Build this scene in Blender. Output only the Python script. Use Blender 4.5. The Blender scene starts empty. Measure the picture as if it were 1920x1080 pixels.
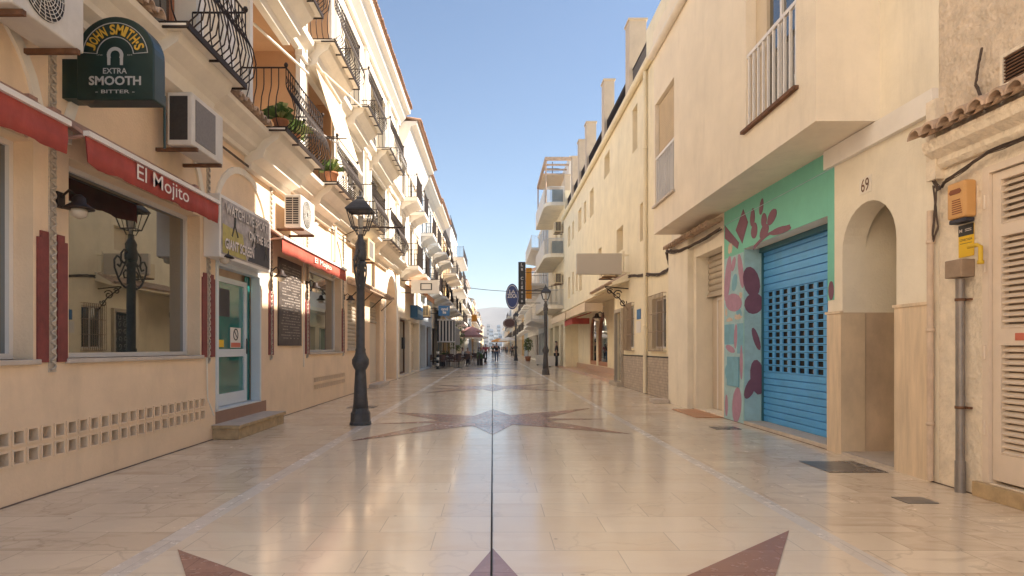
import bpy, math, random
from mathutils import Vector, Matrix
random.seed(7)
R = math.radians
S = bpy.context.scene
COL = S.collection
# ------------------------------------------------------------------ camera, world, sun, exposure
F, CX, CY, H = 1170.0, 924.0, 652.0, 1.3          # focal in photo pixels, vanishing point, eye height
cam_d = bpy.data.cameras.new('camera'); cam = bpy.data.objects.new('camera', cam_d); COL.objects.link(cam)
cam.location = (0, 0, H); cam.rotation_euler = (R(90), 0, 0)
cam_d.sensor_width = 36; cam_d.lens = 36*F/1920
cam_d.shift_x = (960-CX)/1920; cam_d.shift_y = (CY-540)/1920
cam_d.clip_start = 0.05; cam_d.clip_end = 5000
S.camera = cam
w = bpy.data.worlds.new('World'); S.world = w; w.use_nodes = True
nt = w.node_tree; bg = nt.nodes['Background']
sky = nt.nodes.new('ShaderNodeTexSky'); sky.sky_type = 'NISHITA'; sky.sun_disc = False
SUN_AZ, SUN_EL = R(89), R(41)                       # azimuth clockwise from +Y
sky.sun_elevation = SUN_EL; sky.sun_rotation = SUN_AZ
sky.air_density = 1.0; sky.dust_density = 0.3; sky.ozone_density = 1.0; sky.altitude = 20
nt.links.new(sky.outputs[0], bg.inputs[0]); bg.inputs[1].default_value = 0.05
sd = bpy.data.lights.new('sun', 'SUN'); sun = bpy.data.objects.new('sun', sd); COL.objects.link(sun)
sd.energy = 3.3; sd.angle = R(0.6); sd.color = (1.0, 0.90, 0.77)
sv = Vector((math.sin(SUN_AZ)*math.cos(SUN_EL), math.cos(SUN_AZ)*math.cos(SUN_EL), math.sin(SUN_EL)))
sun.rotation_euler = (-sv).to_track_quat('-Z', 'Y').to_euler(); sun.location = sv*60
S.view_settings.view_transform = 'Standard'; S.view_settings.look = 'None'
S.view_settings.gamma = 1; S.view_settings.exposure = 2.02
S.render.engine = 'CYCLES'
S.cycles.max_bounces = 8; S.cycles.diffuse_bounces = 5

# ------------------------------------------------------------------ helpers
def Yx(px, X): return F*X/(px-CX)                   # depth of the vertical plane X seen at photo column px
def Zy(py, Y): return H-(py-CY)*Y/F
def LY(px, X=-3.97): return Yx(px, X)

def nodes(m):
    m.use_nodes = True
    return m.node_tree, m.node_tree.nodes['Principled BSDF']
MATS = {}
def mat(name, col, rough=.7, metal=0.0, var=.12, vs=2.0, bump=0.0, bs=40, spec=.5, stain=0.0, stretch=(1,1,1), emit=None, coat=0.0, alpha=None, stcol=None):
    if name in MATS: return MATS[name]
    m = bpy.data.materials.new(name); t, b = nodes(m)
    L = t.links; N = t.nodes
    b.inputs['Roughness'].default_value = rough; b.inputs['Metallic'].default_value = metal
    b.inputs['Specular IOR Level'].default_value = spec
    b.inputs['Coat Weight'].default_value = coat; b.inputs['Coat Roughness'].default_value = .05
    geo = N.new('ShaderNodeNewGeometry'); mp = N.new('ShaderNodeMapping'); mp.inputs['Scale'].default_value = stretch
    L.new(geo.outputs['Position'], mp.inputs['Vector'])
    c = (*col, 1)
    if var > 0:
        n = N.new('ShaderNodeTexNoise'); n.inputs['Scale'].default_value = vs; n.inputs['Detail'].default_value = 6; n.inputs['Roughness'].default_value = .65
        L.new(mp.outputs[0], n.inputs['Vector'])
        r = N.new('ShaderNodeValToRGB'); r.color_ramp.elements[0].position = .3; r.color_ramp.elements[1].position = .7
        r.color_ramp.elements[0].color = (*[x*(1-var) for x in col], 1); r.color_ramp.elements[1].color = (*[min(1, x*(1+var*.6)) for x in col], 1)
        L.new(n.outputs[0], r.inputs[0]); out = r.outputs[0]
        if stain > 0:
            mp2 = N.new('ShaderNodeMapping'); mp2.inputs['Scale'].default_value = (1.5, 1.5, .25)
            L.new(geo.outputs['Position'], mp2.inputs['Vector'])
            n2 = N.new('ShaderNodeTexNoise'); n2.inputs['Scale'].default_value = 1.6; n2.inputs['Detail'].default_value = 8; n2.inputs['Roughness'].default_value = .7
            L.new(mp2.outputs[0], n2.inputs['Vector'])
            r2 = N.new('ShaderNodeValToRGB'); r2.color_ramp.elements[0].position = .52; r2.color_ramp.elements[1].position = .78
            r2.color_ramp.elements[0].color = (0,0,0,1); r2.color_ramp.elements[1].color = (stain,)*3+(1,)
            L.new(n2.outputs[0], r2.inputs[0])
            mx = N.new('ShaderNodeMixRGB'); L.new(r2.outputs[0], mx.inputs[0]); L.new(out, mx.inputs[1])
            mx.inputs[2].default_value = (*(stcol or [x*.45 for x in col]), 1); out = mx.outputs[0]
        L.new(out, b.inputs['Base Color'])
        rr = N.new('ShaderNodeMapRange'); rr.inputs['To Min'].default_value = max(.02, rough-.08); rr.inputs['To Max'].default_value = min(1, rough+.1)
        L.new(n.outputs[0], rr.inputs['Value']); L.new(rr.outputs[0], b.inputs['Roughness'])
    else: b.inputs['Base Color'].default_value = c
    if bump > 0:
        nb = N.new('ShaderNodeTexNoise'); nb.inputs['Scale'].default_value = bs; nb.inputs['Detail'].default_value = 5
        L.new(mp.outputs[0], nb.inputs['Vector'])
        bp = N.new('ShaderNodeBump'); bp.inputs['Strength'].default_value = min(1, bump); bp.inputs['Distance'].default_value = .012*max(1, bump)
        L.new(nb.outputs[0], bp.inputs['Height']); L.new(bp.outputs[0], b.inputs['Normal'])
    if emit: b.inputs['Emission Color'].default_value = (*emit, 1); b.inputs['Emission Strength'].default_value = 1
    MATS[name] = m; return m

class MB:
    def __init__(s): s.v = []; s.f = []; s.m = []; s.mi = 0; s.sm = []; s.cuts = [(0, 0)]
    def nx(s): s.cuts.append((len(s.v), len(s.f))); return s      # the next shapes belong to another piece
    def build_each(s, name, m, parent=None, bevel=0):              # one object per piece marked with nx()
        c = s.cuts+[(len(s.v), len(s.f))]
        for (a, fa), (b, fb) in zip(c[:-1], c[1:]):
            if fb == fa: continue
            t = MB(); t.v = s.v[a:b]; t.f = [[i-a for i in f] for f in s.f[fa:fb]]; t.m = s.m[fa:fb]; t.sm = s.sm[fa:fb]
            t.build(name, m, parent, bevel)
    def add(s, vs, fs, smooth=False):
        o = len(s.v); s.v += [tuple(p) for p in vs]
        for f in fs: s.f.append([i+o for i in f]); s.m.append(s.mi); s.sm.append(smooth)
        return s
    def box(s, x0, x1, y0, y1, z0, z1):
        if x0 > x1: x0, x1 = x1, x0
        if y0 > y1: y0, y1 = y1, y0
        if z0 > z1: z0, z1 = z1, z0
        v = [(x0,y0,z0),(x1,y0,z0),(x1,y1,z0),(x0,y1,z0),(x0,y0,z1),(x1,y0,z1),(x1,y1,z1),(x0,y1,z1)]
        return s.add(v, [(0,3,2,1),(4,5,6,7),(0,1,5,4),(1,2,6,5),(2,3,7,6),(3,0,4,7)])
    def quad(s, a, b, c, d): return s.add([a,b,c,d], [(0,1,2,3)])
    def prism(s, poly, axis, a0, a1):          # poly of 2d points in the plane normal to axis
        def mk(p, a):
            if axis == 'x': return (a, p[0], p[1])
            if axis == 'y': return (p[0], a, p[1])
            return (p[0], p[1], a)
        n = len(poly); v = [mk(p, a0) for p in poly]+[mk(p, a1) for p in poly]
        fs = [tuple(range(n-1, -1, -1)), tuple(range(n, 2*n))]+[(i, (i+1) % n, n+(i+1) % n, n+i) for i in range(n)]
        return s.add(v, fs)
    def tube(s, pts, r, n=6, cap=True, smooth=True):
        pts = [Vector(p) for p in pts]; rs = r if isinstance(r, (list, tuple)) else [r]*len(pts)
        v = []; fs = []; prev = None
        for i, p in enumerate(pts):
            d = (pts[min(i+1, len(pts)-1)]-pts[max(i-1, 0)])
            if d.length < 1e-9: d = Vector((0,0,1))
            d.normalize()
            if prev is None:
                a = Vector((0,0,1)) if abs(d.z) < .9 else Vector((1,0,0))
                u = d.cross(a).normalized()
            else: u = (prev-d*prev.dot(d)).normalized()
            prev = u; wv = d.cross(u)
            for k in range(n):
                an = 2*math.pi*k/n; v.append(p+(u*math.cos(an)+wv*math.sin(an))*rs[i])
        for i in range(len(pts)-1):
            for k in range(n): fs.append((i*n+k, i*n+(k+1) % n, (i+1)*n+(k+1) % n, (i+1)*n+k))
        s.add(v, fs, smooth)
        if cap: s.add([v[k] for k in range(n)], [tuple(range(n-1,-1,-1))]); s.add([v[-n+k] for k in range(n)], [tuple(range(n))])
        return s
    def lathe(s, prof, c, n=12, rot=0, smooth=True):    # prof of (radius, z)
        v = []; fs = []
        for (r, z) in prof:
            for k in range(n):
                an = 2*math.pi*(k+rot)/n; v.append((c[0]+r*math.cos(an), c[1]+r*math.sin(an), c[2]+z))
        for i in range(len(prof)-1):
            for k in range(n): fs.append((i*n+k, i*n+(k+1) % n, (i+1)*n+(k+1) % n, (i+1)*n+k))
        fs.append(tuple(range(n-1, -1, -1))); fs.append(tuple(range((len(prof)-1)*n, len(prof)*n)))
        return s.add(v, fs, smooth)
    def build(s, name, m, parent=None, bevel=0):
        me = bpy.data.meshes.new(name)
        off = wloc(parent) if parent else Vector((0,0,0))
        me.from_pydata([tuple(Vector(p)-off) for p in s.v], [], s.f)
        for mm in (m if isinstance(m, (list, tuple)) else [m]): me.materials.append(mm)
        me.polygons.foreach_set('material_index', s.m); me.polygons.foreach_set('use_smooth', s.sm)
        me.validate(); me.update()
        o = bpy.data.objects.new(name, me); COL.objects.link(o)
        if parent: o.parent = parent
        if bevel:
            b = o.modifiers.new('bevel', 'BEVEL'); b.width = bevel; b.segments = 2; b.limit_method = 'ANGLE'; b.harden_normals = False
        return o
def wloc(o):
    l = Vector((0,0,0))
    while o: l += o.location; o = o.parent
    return l
def tag(o, label, cat, group=None, kind=None):
    if label: o['label'] = label
    if cat: o['category'] = cat
    if group: o['group'] = group
    if kind: o['kind'] = kind
    return o
def thing(name, label, cat, loc, group=None):
    o = bpy.data.objects.new(name, None); COL.objects.link(o); o.location = loc; o.empty_display_size = .2
    return tag(o, label, cat, group)
def struct(name, mb, m):
    o = mb.build(name, m); o['kind'] = 'structure'; return o
def copy_thing(r, loc, label, rz=None):
    c = r.copy(); COL.objects.link(c); c.location = loc; c['label'] = label
    if rz is not None: c.rotation_euler = (0,0,rz)
    for ch in list(r.children):
        d = ch.copy(); COL.objects.link(d); d.parent = c
        for g in list(ch.children):
            e = g.copy(); COL.objects.link(e); e.parent = d
    return c
_txt = {}
def text_raw(s, size, offset=0.0):
    cu = bpy.data.curves.new('t', 'FONT'); cu.body = s; cu.size = size; cu.offset = offset; cu.resolution_u = 3
    o = bpy.data.objects.new('t', cu); COL.objects.link(o)
    dg = bpy.context.evaluated_depsgraph_get(); dg.update()
    me = bpy.data.meshes.new_from_object(o.evaluated_get(dg))
    v = [tuple(p.co) for p in me.vertices]; f = [tuple(p.vertices) for p in me.polygons]
    bpy.data.objects.remove(o); bpy.data.curves.remove(cu); bpy.data.meshes.remove(me)
    return v, f
def text_mb(mb, s, org, u, v, width=None, height=None, size=.1, offset=0.0, lift=0.0, center=True):
    vs, fs = text_raw(s, 1.0, offset)
    if not vs: return mb
    x0 = min(p[0] for p in vs); x1 = max(p[0] for p in vs); y0 = min(p[1] for p in vs); y1 = max(p[1] for p in vs)
    sy = height/(y1-y0) if height else size
    sx = width/(x1-x0) if width else sy
    cx = (x0+x1)/2 if center else x0; cy = (y0+y1)/2 if center else y0
    u = Vector(u); v = Vector(v); n = u.cross(v).normalized(); org = Vector(org)
    mb.add([org+u*((p[0]-cx)*sx)+v*((p[1]-cy)*sy)+n*lift for p in vs], fs)
    return mb
UL, UR, UC, UZ = (0,1,0), (0,-1,0), (1,0,0), (0,0,1)

# ------------------------------------------------------------------ materials
m_peach = mat('peach_stucco', (.85,.65,.45), .85, var=.10, vs=1.6, bump=.4, bs=45, stain=.22)
m_peach_up = mat('cream_peach_stucco', (.84,.74,.59), .85, var=.08, vs=1.2, bump=.2, bs=60, stain=.12)
m_cream_trim = mat('cream_trim', (.84,.77,.66), .8, var=.08, vs=3, bump=.1, bs=50, stain=.15)
m_white_trim = mat('white_trim', (.86,.81,.74), .7, var=.06, vs=3, bump=.1)
m_white_wall = mat('white_lime_wall', (.87,.79,.64), .85, var=.09, vs=1.5, bump=.4, bs=40, stain=.28)
m_bay = mat('bay_render', (.87,.77,.62), .85, var=.08, vs=1.5, bump=.4, bs=45, stain=.24)
m_yellow = mat('yellow_stucco', (.88,.78,.57), .85, var=.10, vs=1.4, bump=.4, bs=45, stain=.28)
m_rough = mat('rough_roughcast', (.70,.58,.45), .95, var=.22, vs=9, bump=3.5, bs=13, stain=.3)
m_lowrough = mat('pitted_whitewash', (.84,.73,.58), .9, var=.16, vs=7, bump=2.0, bs=20, stain=.35)
m_maroon = mat('maroon_paint', (.22,.05,.045), .6, var=.25, vs=9, bump=.2, stain=.25)
m_stripcer = mat('ceramic_strip', (.55,.47,.38), .45, var=.3, vs=30)
m_dark = mat('dark_void', (.02,.018,.016), .9, var=0)
m_hole = mat('vent_hole_brown', (.045,.022,.014), .9, var=.2, vs=12)
m_iron = mat('wrought_iron', (.035,.022,.017), .55, .4, var=.25, vs=15)
m_castiron = mat('cast_iron_paint', (.085,.085,.09), .5, .2, var=.3, vs=12, bump=.4, bs=30)
m_glass_shop = None
def glass(name, col, rough=.02, ior=2.0, coat=.6):
    m = bpy.data.materials.new(name); t, b = nodes(m)
    N = t.nodes; L = t.links
    geo = N.new('ShaderNodeNewGeometry'); n = N.new('ShaderNodeTexNoise'); n.inputs['Scale'].default_value = .8
    L.new(geo.outputs['Position'], n.inputs['Vector'])
    r = N.new('ShaderNodeValToRGB'); r.color_ramp.elements[0].color = (*[c*.5 for c in col],1); r.color_ramp.elements[1].color = (*[min(1,c*1.5) for c in col],1)
    L.new(n.outputs[0], r.inputs[0]); L.new(r.outputs[0], b.inputs['Base Color'])
    bp = N.new('ShaderNodeBump'); bp.inputs['Strength'].default_value = .05; bp.inputs['Distance'].default_value = .01
    L.new(n.outputs[0], bp.inputs['Height']); L.new(bp.outputs[0], b.inputs['Normal'])
    b.inputs['Roughness'].default_value = rough; b.inputs['IOR'].default_value = ior; b.inputs['Coat Weight'].default_value = coat; b.inputs['Coat Roughness'].default_value = .01
    return m
m_glass_shop = glass('shop_glass', (.018,.028,.026), .012, 2.6, .8)
m_glass_teal = glass('teal_door_glass', (.03,.20,.18), .05, 1.6, .3)
m_glass = glass('window_glass', (.05,.05,.045), .04, 1.9)
m_glass_green = glass('green_shop_glass', (.20,.30,.24), .08, 1.6, .3)
m_lampglass = glass('lantern_glass', (.62,.55,.45), .15, 1.5, .3)
m_white_al = mat('white_aluminium', (.78,.74,.70), .4, .1, var=.05)
m_door_al = mat('pale_blue_aluminium', (.66,.72,.76), .4, .1, var=.05)
m_ac = mat('air_conditioner_casing', (.66,.62,.56), .5, var=.12, vs=4, stain=.25, stcol=(.4,.3,.2))
m_ac_cream = mat('cream_casing', (.74,.60,.38), .5, var=.12, vs=4, stain=.25, stcol=(.4,.3,.2))
m_acdark = mat('condenser_dark', (.05,.045,.042), .6, .3, var=.3, vs=30)
m_rust = mat('rusty_steel', (.20,.10,.055), .8, .3, var=.4, vs=14, bump=.4)
m_red = mat('red_awning_cloth', (.40,.075,.06), .85, var=.25, vs=4, bump=.4, bs=14, stain=.5, stcol=(.46,.17,.13))
m_redlit = mat('sunlit_red_awning_cloth', (.50,.10,.065), .85, var=.2, vs=4, bump=.4, bs=14, stain=.4, stcol=(.5,.2,.15))  # brighter copy of the red cloth, sunlight put into its colour
m_awnbox = mat('awning_housing', (.42,.25,.20), .6, var=.2, vs=6)
m_cloth = mat('cream_canvas', (.72,.58,.42), .85, var=.08, vs=3, bump=.2, bs=90)
m_white_cloth = mat('white_canvas', (.80,.74,.66), .85, var=.06, vs=3)
m_green_sign = mat('dark_green_sign', (.010,.030,.025), .35, var=.3, vs=6)
m_gold = mat('gold_lettering', (.60,.36,.04), .5, var=.15, vs=20)
m_silver = mat('silver_lettering', (.45,.45,.44), .4, .2, var=.1)
m_letter = mat('white_lettering', (.80,.72,.66), .6, var=.05)
m_black = mat('black_paint', (.018,.018,.018), .5, var=.2)
m_terra = mat('terracotta', (.42,.17,.08), .8, var=.3, vs=9, bump=.3)
m_tile = mat('weathered_roof_tile', (.46,.27,.17), .85, var=.35, vs=9, bump=.4, bs=30)
m_tile_pale = mat('pale_roof_tile', (.55,.40,.29), .85, var=.35, vs=9, bump=.4, bs=30)
m_leaf = mat('leaf_green', (.10,.17,.035), .6, var=.4, vs=14)
m_leafpale = mat('pale_leaf', (.40,.42,.16), .6, var=.4, vs=14)
m_step = mat('stone_step', (.58,.50,.42), .6, var=.15, vs=6, stain=.2)
m_stepside = mat('step_side_marble', (.50,.36,.20), .6, var=.3, vs=8)
m_marble = mat('beige_marble_cladding', (.76,.60,.42), .3, var=.22, vs=2.2, stretch=(1,5,.6), coat=.2)
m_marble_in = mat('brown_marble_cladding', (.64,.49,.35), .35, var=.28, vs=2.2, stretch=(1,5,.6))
m_teal = mat('sea_green_paint', (.20,.57,.45), .75, var=.08, vs=2, bump=.2, stain=.1)
m_blue = mat('blue_shutter_paint', (.10,.40,.80), .5, 0, var=.12, vs=3, stain=.12, stcol=(.12,.30,.40))
m_purple = mat('mural_purple', (.22,.10,.15), .75, var=.15, vs=6)
m_mauve = mat('mural_mauve', (.44,.26,.36), .75, var=.15, vs=6)
m_mblue = mat('mural_blue', (.20,.44,.56), .75, var=.15, vs=6)
m_maqua = mat('mural_aqua', (.38,.58,.62), .75, var=.15, vs=6)
m_mpeel = mat('peeled_plaster', (.62,.52,.42), .85, var=.15, vs=9)
m_darkteal = mat('dark_teal_frame', (.03,.14,.19), .5, var=.15)
m_shutter = mat('grey_roller_slats', (.50,.43,.34), .55, .2, var=.12, vs=3, stain=.3)
m_shutter2 = mat('cream_roller_slats', (.70,.58,.42), .6, var=.1, vs=3, stain=.15)
m_door_beige = mat('beige_metal_door', (.66,.56,.44), .5, var=.06)
m_brown = mat('brown_wood', (.16,.075,.04), .6, var=.3, vs=8, stretch=(1,1,.2))
m_orange_tile = mat('orange_floor_tile', (.58,.27,.13), .35, var=.2, vs=5)
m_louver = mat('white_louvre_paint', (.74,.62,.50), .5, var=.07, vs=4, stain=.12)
m_pipe_rust = mat('peeling_pipe', (.68,.53,.40), .6, var=.15, vs=9, stain=.9, stcol=(.25,.10,.05))
m_grey_pipe = mat('galvanised_conduit', (.30,.27,.25), .45, .5, var=.2, vs=7, stain=.3, stcol=(.2,.12,.07))
m_yellow_pipe = mat('yellow_gas_pipe', (.70,.45,.03), .5, var=.1)
m_orangebox = mat('orange_siren_box', (.66,.36,.13), .5, var=.1)
m_yellowsign = mat('yellow_sign', (.80,.50,.02), .6, var=.05)
m_bluesign = mat('blue_sign', (.04,.16,.36), .5, var=.1)
m_navysign = mat('navy_sign', (.05,.07,.20), .5, var=.1)
m_orangesign = mat('orange_sign', (.75,.32,.03), .6, var=.08)
m_cable = mat('cable_bundle', (.10,.07,.055), .8, var=.4, vs=20)
m_redlabel = mat('red_label', (.6,.16,.10), .6, var=.1)
m_wick = mat('dark_wicker', (.10,.06,.05), .8, var=.4, vs=30)
m_chairmetal = mat('cafe_chair_metal', (.40,.38,.37), .4, .6, var=.1)
m_skin = mat('skin', (.45,.27,.19), .6, var=.05)
m_poster = mat('dark_poster', (.03,.03,.045), .5, var=.5, vs=12)
m_bluegrey = mat('grey_blue_plaster', (.52,.58,.64), .85, var=.08, vs=2)
m_white = mat('white_plaster', (.78,.74,.68), .85, var=.06, vs=2, stain=.1)
m_ochre = mat('ochre_plaster', (.66,.44,.20), .85, var=.1, vs=2)
m_pink = mat('pink_umbrella_cloth', (.50,.27,.25), .8, var=.1)

# glazed tile dado (grey brick-like tiles)
def brickmat(name, c1, c2, mortar, scale, bw=.5, rh=.25, rough=.5, msz=.02, axis='yz', off=.5):
    m = bpy.data.materials.new(name); t, b = nodes(m); N = t.nodes; L = t.links
    geo = N.new('ShaderNodeNewGeometry'); sp = N.new('ShaderNodeSeparateXYZ'); cb = N.new('ShaderNodeCombineXYZ')
    L.new(geo.outputs['Position'], sp.inputs[0]); L.new(sp.outputs['Y' if axis == 'yz' else 'X'], cb.inputs[0]); L.new(sp.outputs['Z' if axis == 'yz' else 'Y'], cb.inputs[1])
    br = N.new('ShaderNodeTexBrick'); br.inputs['Color1'].default_value = (*c1,1); br.inputs['Color2'].default_value = (*c2,1); br.inputs['Mortar'].default_value = (*mortar,1)
    br.inputs['Scale'].default_value = scale; br.inputs['Brick Width'].default_value = bw; br.inputs['Row Height'].default_value = rh; br.inputs['Mortar Size'].default_value = msz; br.offset = off
    L.new(cb.outputs[0], br.inputs['Vector'])
    n = N.new('ShaderNodeTexNoise'); n.inputs['Scale'].default_value = 6; n.inputs['Detail'].default_value = 6; L.new(geo.outputs['Position'], n.inputs['Vector'])
    mx = N.new('ShaderNodeMixRGB'); mx.blend_type = 'OVERLAY'; mx.inputs[0].default_value = .4; L.new(br.outputs[0], mx.inputs[1]); L.new(n.outputs[0], mx.inputs[2])
    L.new(mx.outputs[0], b.inputs['Base Color']); b.inputs['Roughness'].default_value = rough
    bp = N.new('ShaderNodeBump'); bp.inputs['Strength'].default_value = .4; bp.inputs['Distance'].default_value = .01; bp.invert = True
    L.new(br.outputs['Fac'], bp.inputs['Height']); L.new(bp.outputs[0], b.inputs['Normal'])
    return m
m_dado = brickmat('glazed_dado_tile', (.50,.42,.33), (.42,.34,.27), (.28,.22,.17), 4, .6, .3)

def floor_mat(name, base, alt, vein, tile=(.6,.4), rough=.16, veinamt=.5, vscale=1.6, veinpos=.62):
    m = bpy.data.materials.new(name); t, b = nodes(m); N = t.nodes; L = t.links
    geo = N.new('ShaderNodeNewGeometry')
    br = N.new('ShaderNodeTexBrick'); br.inputs['Scale'].default_value = 1; br.inputs['Brick Width'].default_value = tile[0]; br.inputs['Row Height'].default_value = tile[1]
    br.inputs['Mortar Size'].default_value = .003; br.inputs['Color1'].default_value = (0,0,0,1); br.inputs['Color2'].default_value = (1,1,1,1); br.inputs['Mortar'].default_value = (.5,.5,.5,1)
    br.inputs['Mortar Smooth'].default_value = .2
    L.new(geo.outputs['Position'], br.inputs['Vector'])
    # tile colour
    tm = N.new('ShaderNodeMixRGB'); tm.inputs[1].default_value = (*base,1); tm.inputs[2].default_value = (*alt,1)
    L.new(br.outputs['Color'], tm.inputs[0])
    # cloudy marble, its pattern shifted per tile
    ad = N.new('ShaderNodeVectorMath'); ad.operation = 'ADD'
    mu = N.new('ShaderNodeVectorMath'); mu.operation = 'SCALE'; mu.inputs['Scale'].default_value = 7.0
    L.new(br.outputs['Color'], mu.inputs[0]); L.new(geo.outputs['Position'], ad.inputs[0]); L.new(mu.outputs[0], ad.inputs[1])
    mp = N.new('ShaderNodeMapping'); mp.inputs['Scale'].default_value = (1, 2.2, 1); mp.inputs['Rotation'].default_value = (0,0,.35); L.new(ad.outputs[0], mp.inputs[0])
    n = N.new('ShaderNodeTexNoise'); n.inputs['Scale'].default_value = vscale; n.inputs['Detail'].default_value = 9; n.inputs['Roughness'].default_value = .62; n.inputs['Distortion'].default_value = .9
    L.new(mp.outputs[0], n.inputs['Vector'])
    rp = N.new('ShaderNodeValToRGB'); rp.color_ramp.elements[0].position = veinpos-.14; rp.color_ramp.elements[0].color = (0,0,0,1); rp.color_ramp.elements[1].position = veinpos+.10; rp.color_ramp.elements[1].color = (veinamt,)*3+(1,)
    L.new(n.outputs[0], rp.inputs[0])
    vm = N.new('ShaderNodeMixRGB'); vm.inputs[2].default_value = (*vein,1); L.new(rp.outputs[0], vm.inputs[0]); L.new(tm.outputs[0], vm.inputs[1])
    # thin cracks
    vo = N.new('ShaderNodeTexVoronoi'); vo.feature = 'DISTANCE_TO_EDGE'; vo.inputs['Scale'].default_value = 1.3
    nd = N.new('ShaderNodeTexNoise'); nd.inputs['Scale'].default_value = 2.5; nd.inputs['Detail'].default_value = 7; L.new(ad.outputs[0], nd.inputs['Vector'])
    md = N.new('ShaderNodeMixRGB'); md.inputs[0].default_value = .35; L.new(ad.outputs[0], md.inputs[1]); L.new(nd.outputs['Color'], md.inputs[2]); L.new(md.outputs[0], vo.inputs['Vector'])
    cr = N.new('ShaderNodeValToRGB'); cr.color_ramp.elements[0].position = 0; cr.color_ramp.elements[0].color = (veinamt*.45,)*3+(1,); cr.color_ramp.elements[1].position = .012; cr.color_ramp.elements[1].color = (0,0,0,1)
    L.new(vo.outputs[0], cr.inputs[0])
    cm = N.new('ShaderNodeMixRGB'); cm.inputs[2].default_value = (*[c*.45 for c in vein],1); L.new(cr.outputs[0], cm.inputs[0]); L.new(vm.outputs[0], cm.inputs[1])
    jm = N.new('ShaderNodeMixRGB'); jm.inputs[2].default_value = (*[c*.6 for c in base],1)
    jf = N.new('ShaderNodeMath'); jf.operation = 'MULTIPLY'; jf.inputs[1].default_value = .8; L.new(br.outputs['Fac'], jf.inputs[0]); L.new(jf.outputs[0], jm.inputs[0]); L.new(cm.outputs[0], jm.inputs[1])
    vg_ = N.new('ShaderNodeTexVoronoi'); vg_.inputs['Scale'].default_value = 2.6; L.new(geo.outputs['Position'], vg_.inputs['Vector'])
    gm = N.new('ShaderNodeValToRGB'); gm.color_ramp.elements[0].position = .022; gm.color_ramp.elements[0].color = (.55,.55,.55,1); gm.color_ramp.elements[1].position = .05; gm.color_ramp.elements[1].color = (0,0,0,1); L.new(vg_.outputs['Distance'], gm.inputs[0])
    gx = N.new('ShaderNodeMixRGB'); gx.inputs[2].default_value = (*[c*.35 for c in vein],1); L.new(gm.outputs[0], gx.inputs[0]); L.new(jm.outputs[0], gx.inputs[1])
    L.new(gx.outputs[0], b.inputs['Base Color'])
    n3 = N.new('ShaderNodeTexNoise'); n3.inputs['Scale'].default_value = .9; n3.inputs['Detail'].default_value = 5; L.new(geo.outputs['Position'], n3.inputs['Vector'])
    rr = N.new('ShaderNodeMapRange'); rr.inputs['From Min'].default_value = .3; rr.inputs['From Max'].default_value = .7; rr.inputs['To Min'].default_value = rough*.75; rr.inputs['To Max'].default_value = rough*1.4
    L.new(n3.outputs[0], rr.inputs[0])
    n4 = N.new('ShaderNodeTexNoise'); n4.inputs['Scale'].default_value = 9; n4.inputs['Detail'].default_value = 8; n4.inputs['Roughness'].default_value = .7; L.new(geo.outputs['Position'], n4.inputs['Vector'])
    m4 = N.new('ShaderNodeMapRange'); m4.inputs['From Min'].default_value = .5; m4.inputs['From Max'].default_value = .75; m4.inputs['To Min'].default_value = 0; m4.inputs['To Max'].default_value = .16; L.new(n4.outputs[0], m4.inputs[0])
    m5 = N.new('ShaderNodeMath'); m5.operation = 'ADD'; L.new(rr.outputs[0], m5.inputs[0]); L.new(m4.outputs[0], m5.inputs[1]); L.new(m5.outputs[0], b.inputs['Roughness'])
    b.inputs['IOR'].default_value = 1.55
    wv = N.new('ShaderNodeTexNoise'); wv.inputs['Scale'].default_value = 3.0; wv.inputs['Detail'].default_value = 2; L.new(geo.outputs['Position'], wv.inputs['Vector'])
    sm = N.new('ShaderNodeMath'); sm.operation = 'ADD'; mb2 = N.new('ShaderNodeMath'); mb2.operation = 'MULTIPLY'; mb2.inputs[1].default_value = .25
    L.new(br.outputs['Color'], mb2.inputs[0]); L.new(wv.outputs[0], sm.inputs[0]); L.new(mb2.outputs[0], sm.inputs[1])
    bp = N.new('ShaderNodeBump'); bp.inputs['Strength'].default_value = .12; bp.inputs['Distance'].default_value = .01; L.new(sm.outputs[0], bp.inputs['Height']); L.new(bp.outputs[0], b.inputs['Normal'])
    return m
m_floor = floor_mat('polished_cream_marble_paving', (.84,.72,.56), (.90,.79,.63), (.72,.54,.37), (.8,.4), .12, .35, 1.3)
m_side = floor_mat('veined_beige_marble_paving', (.74,.60,.44), (.87,.74,.56), (.44,.29,.18), (.6,.4), .15, .55, 1.7, .64)
m_band = floor_mat('pale_grey_marble_band', (.76,.70,.62), (.84,.78,.70), (.6,.52,.44), (.16,.6), .2, .3, 2)
m_star = floor_mat('red_marble_inlay', (.34,.19,.15), (.41,.24,.19), (.58,.38,.32), (.6,.4), .18, .45, 2.2, .66)
m_greyslab = floor_mat('dark_grey_slab', (.12,.11,.105), (.16,.15,.14), (.2,.19,.18), (.4,.8), .25, .3, 3)
m_ground = mat('earth_ground', (.30,.24,.18), .95, var=.2, vs=.3)
m_hill = mat('hillside', (.22,.21,.20), .95, var=.3, vs=.03)

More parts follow.
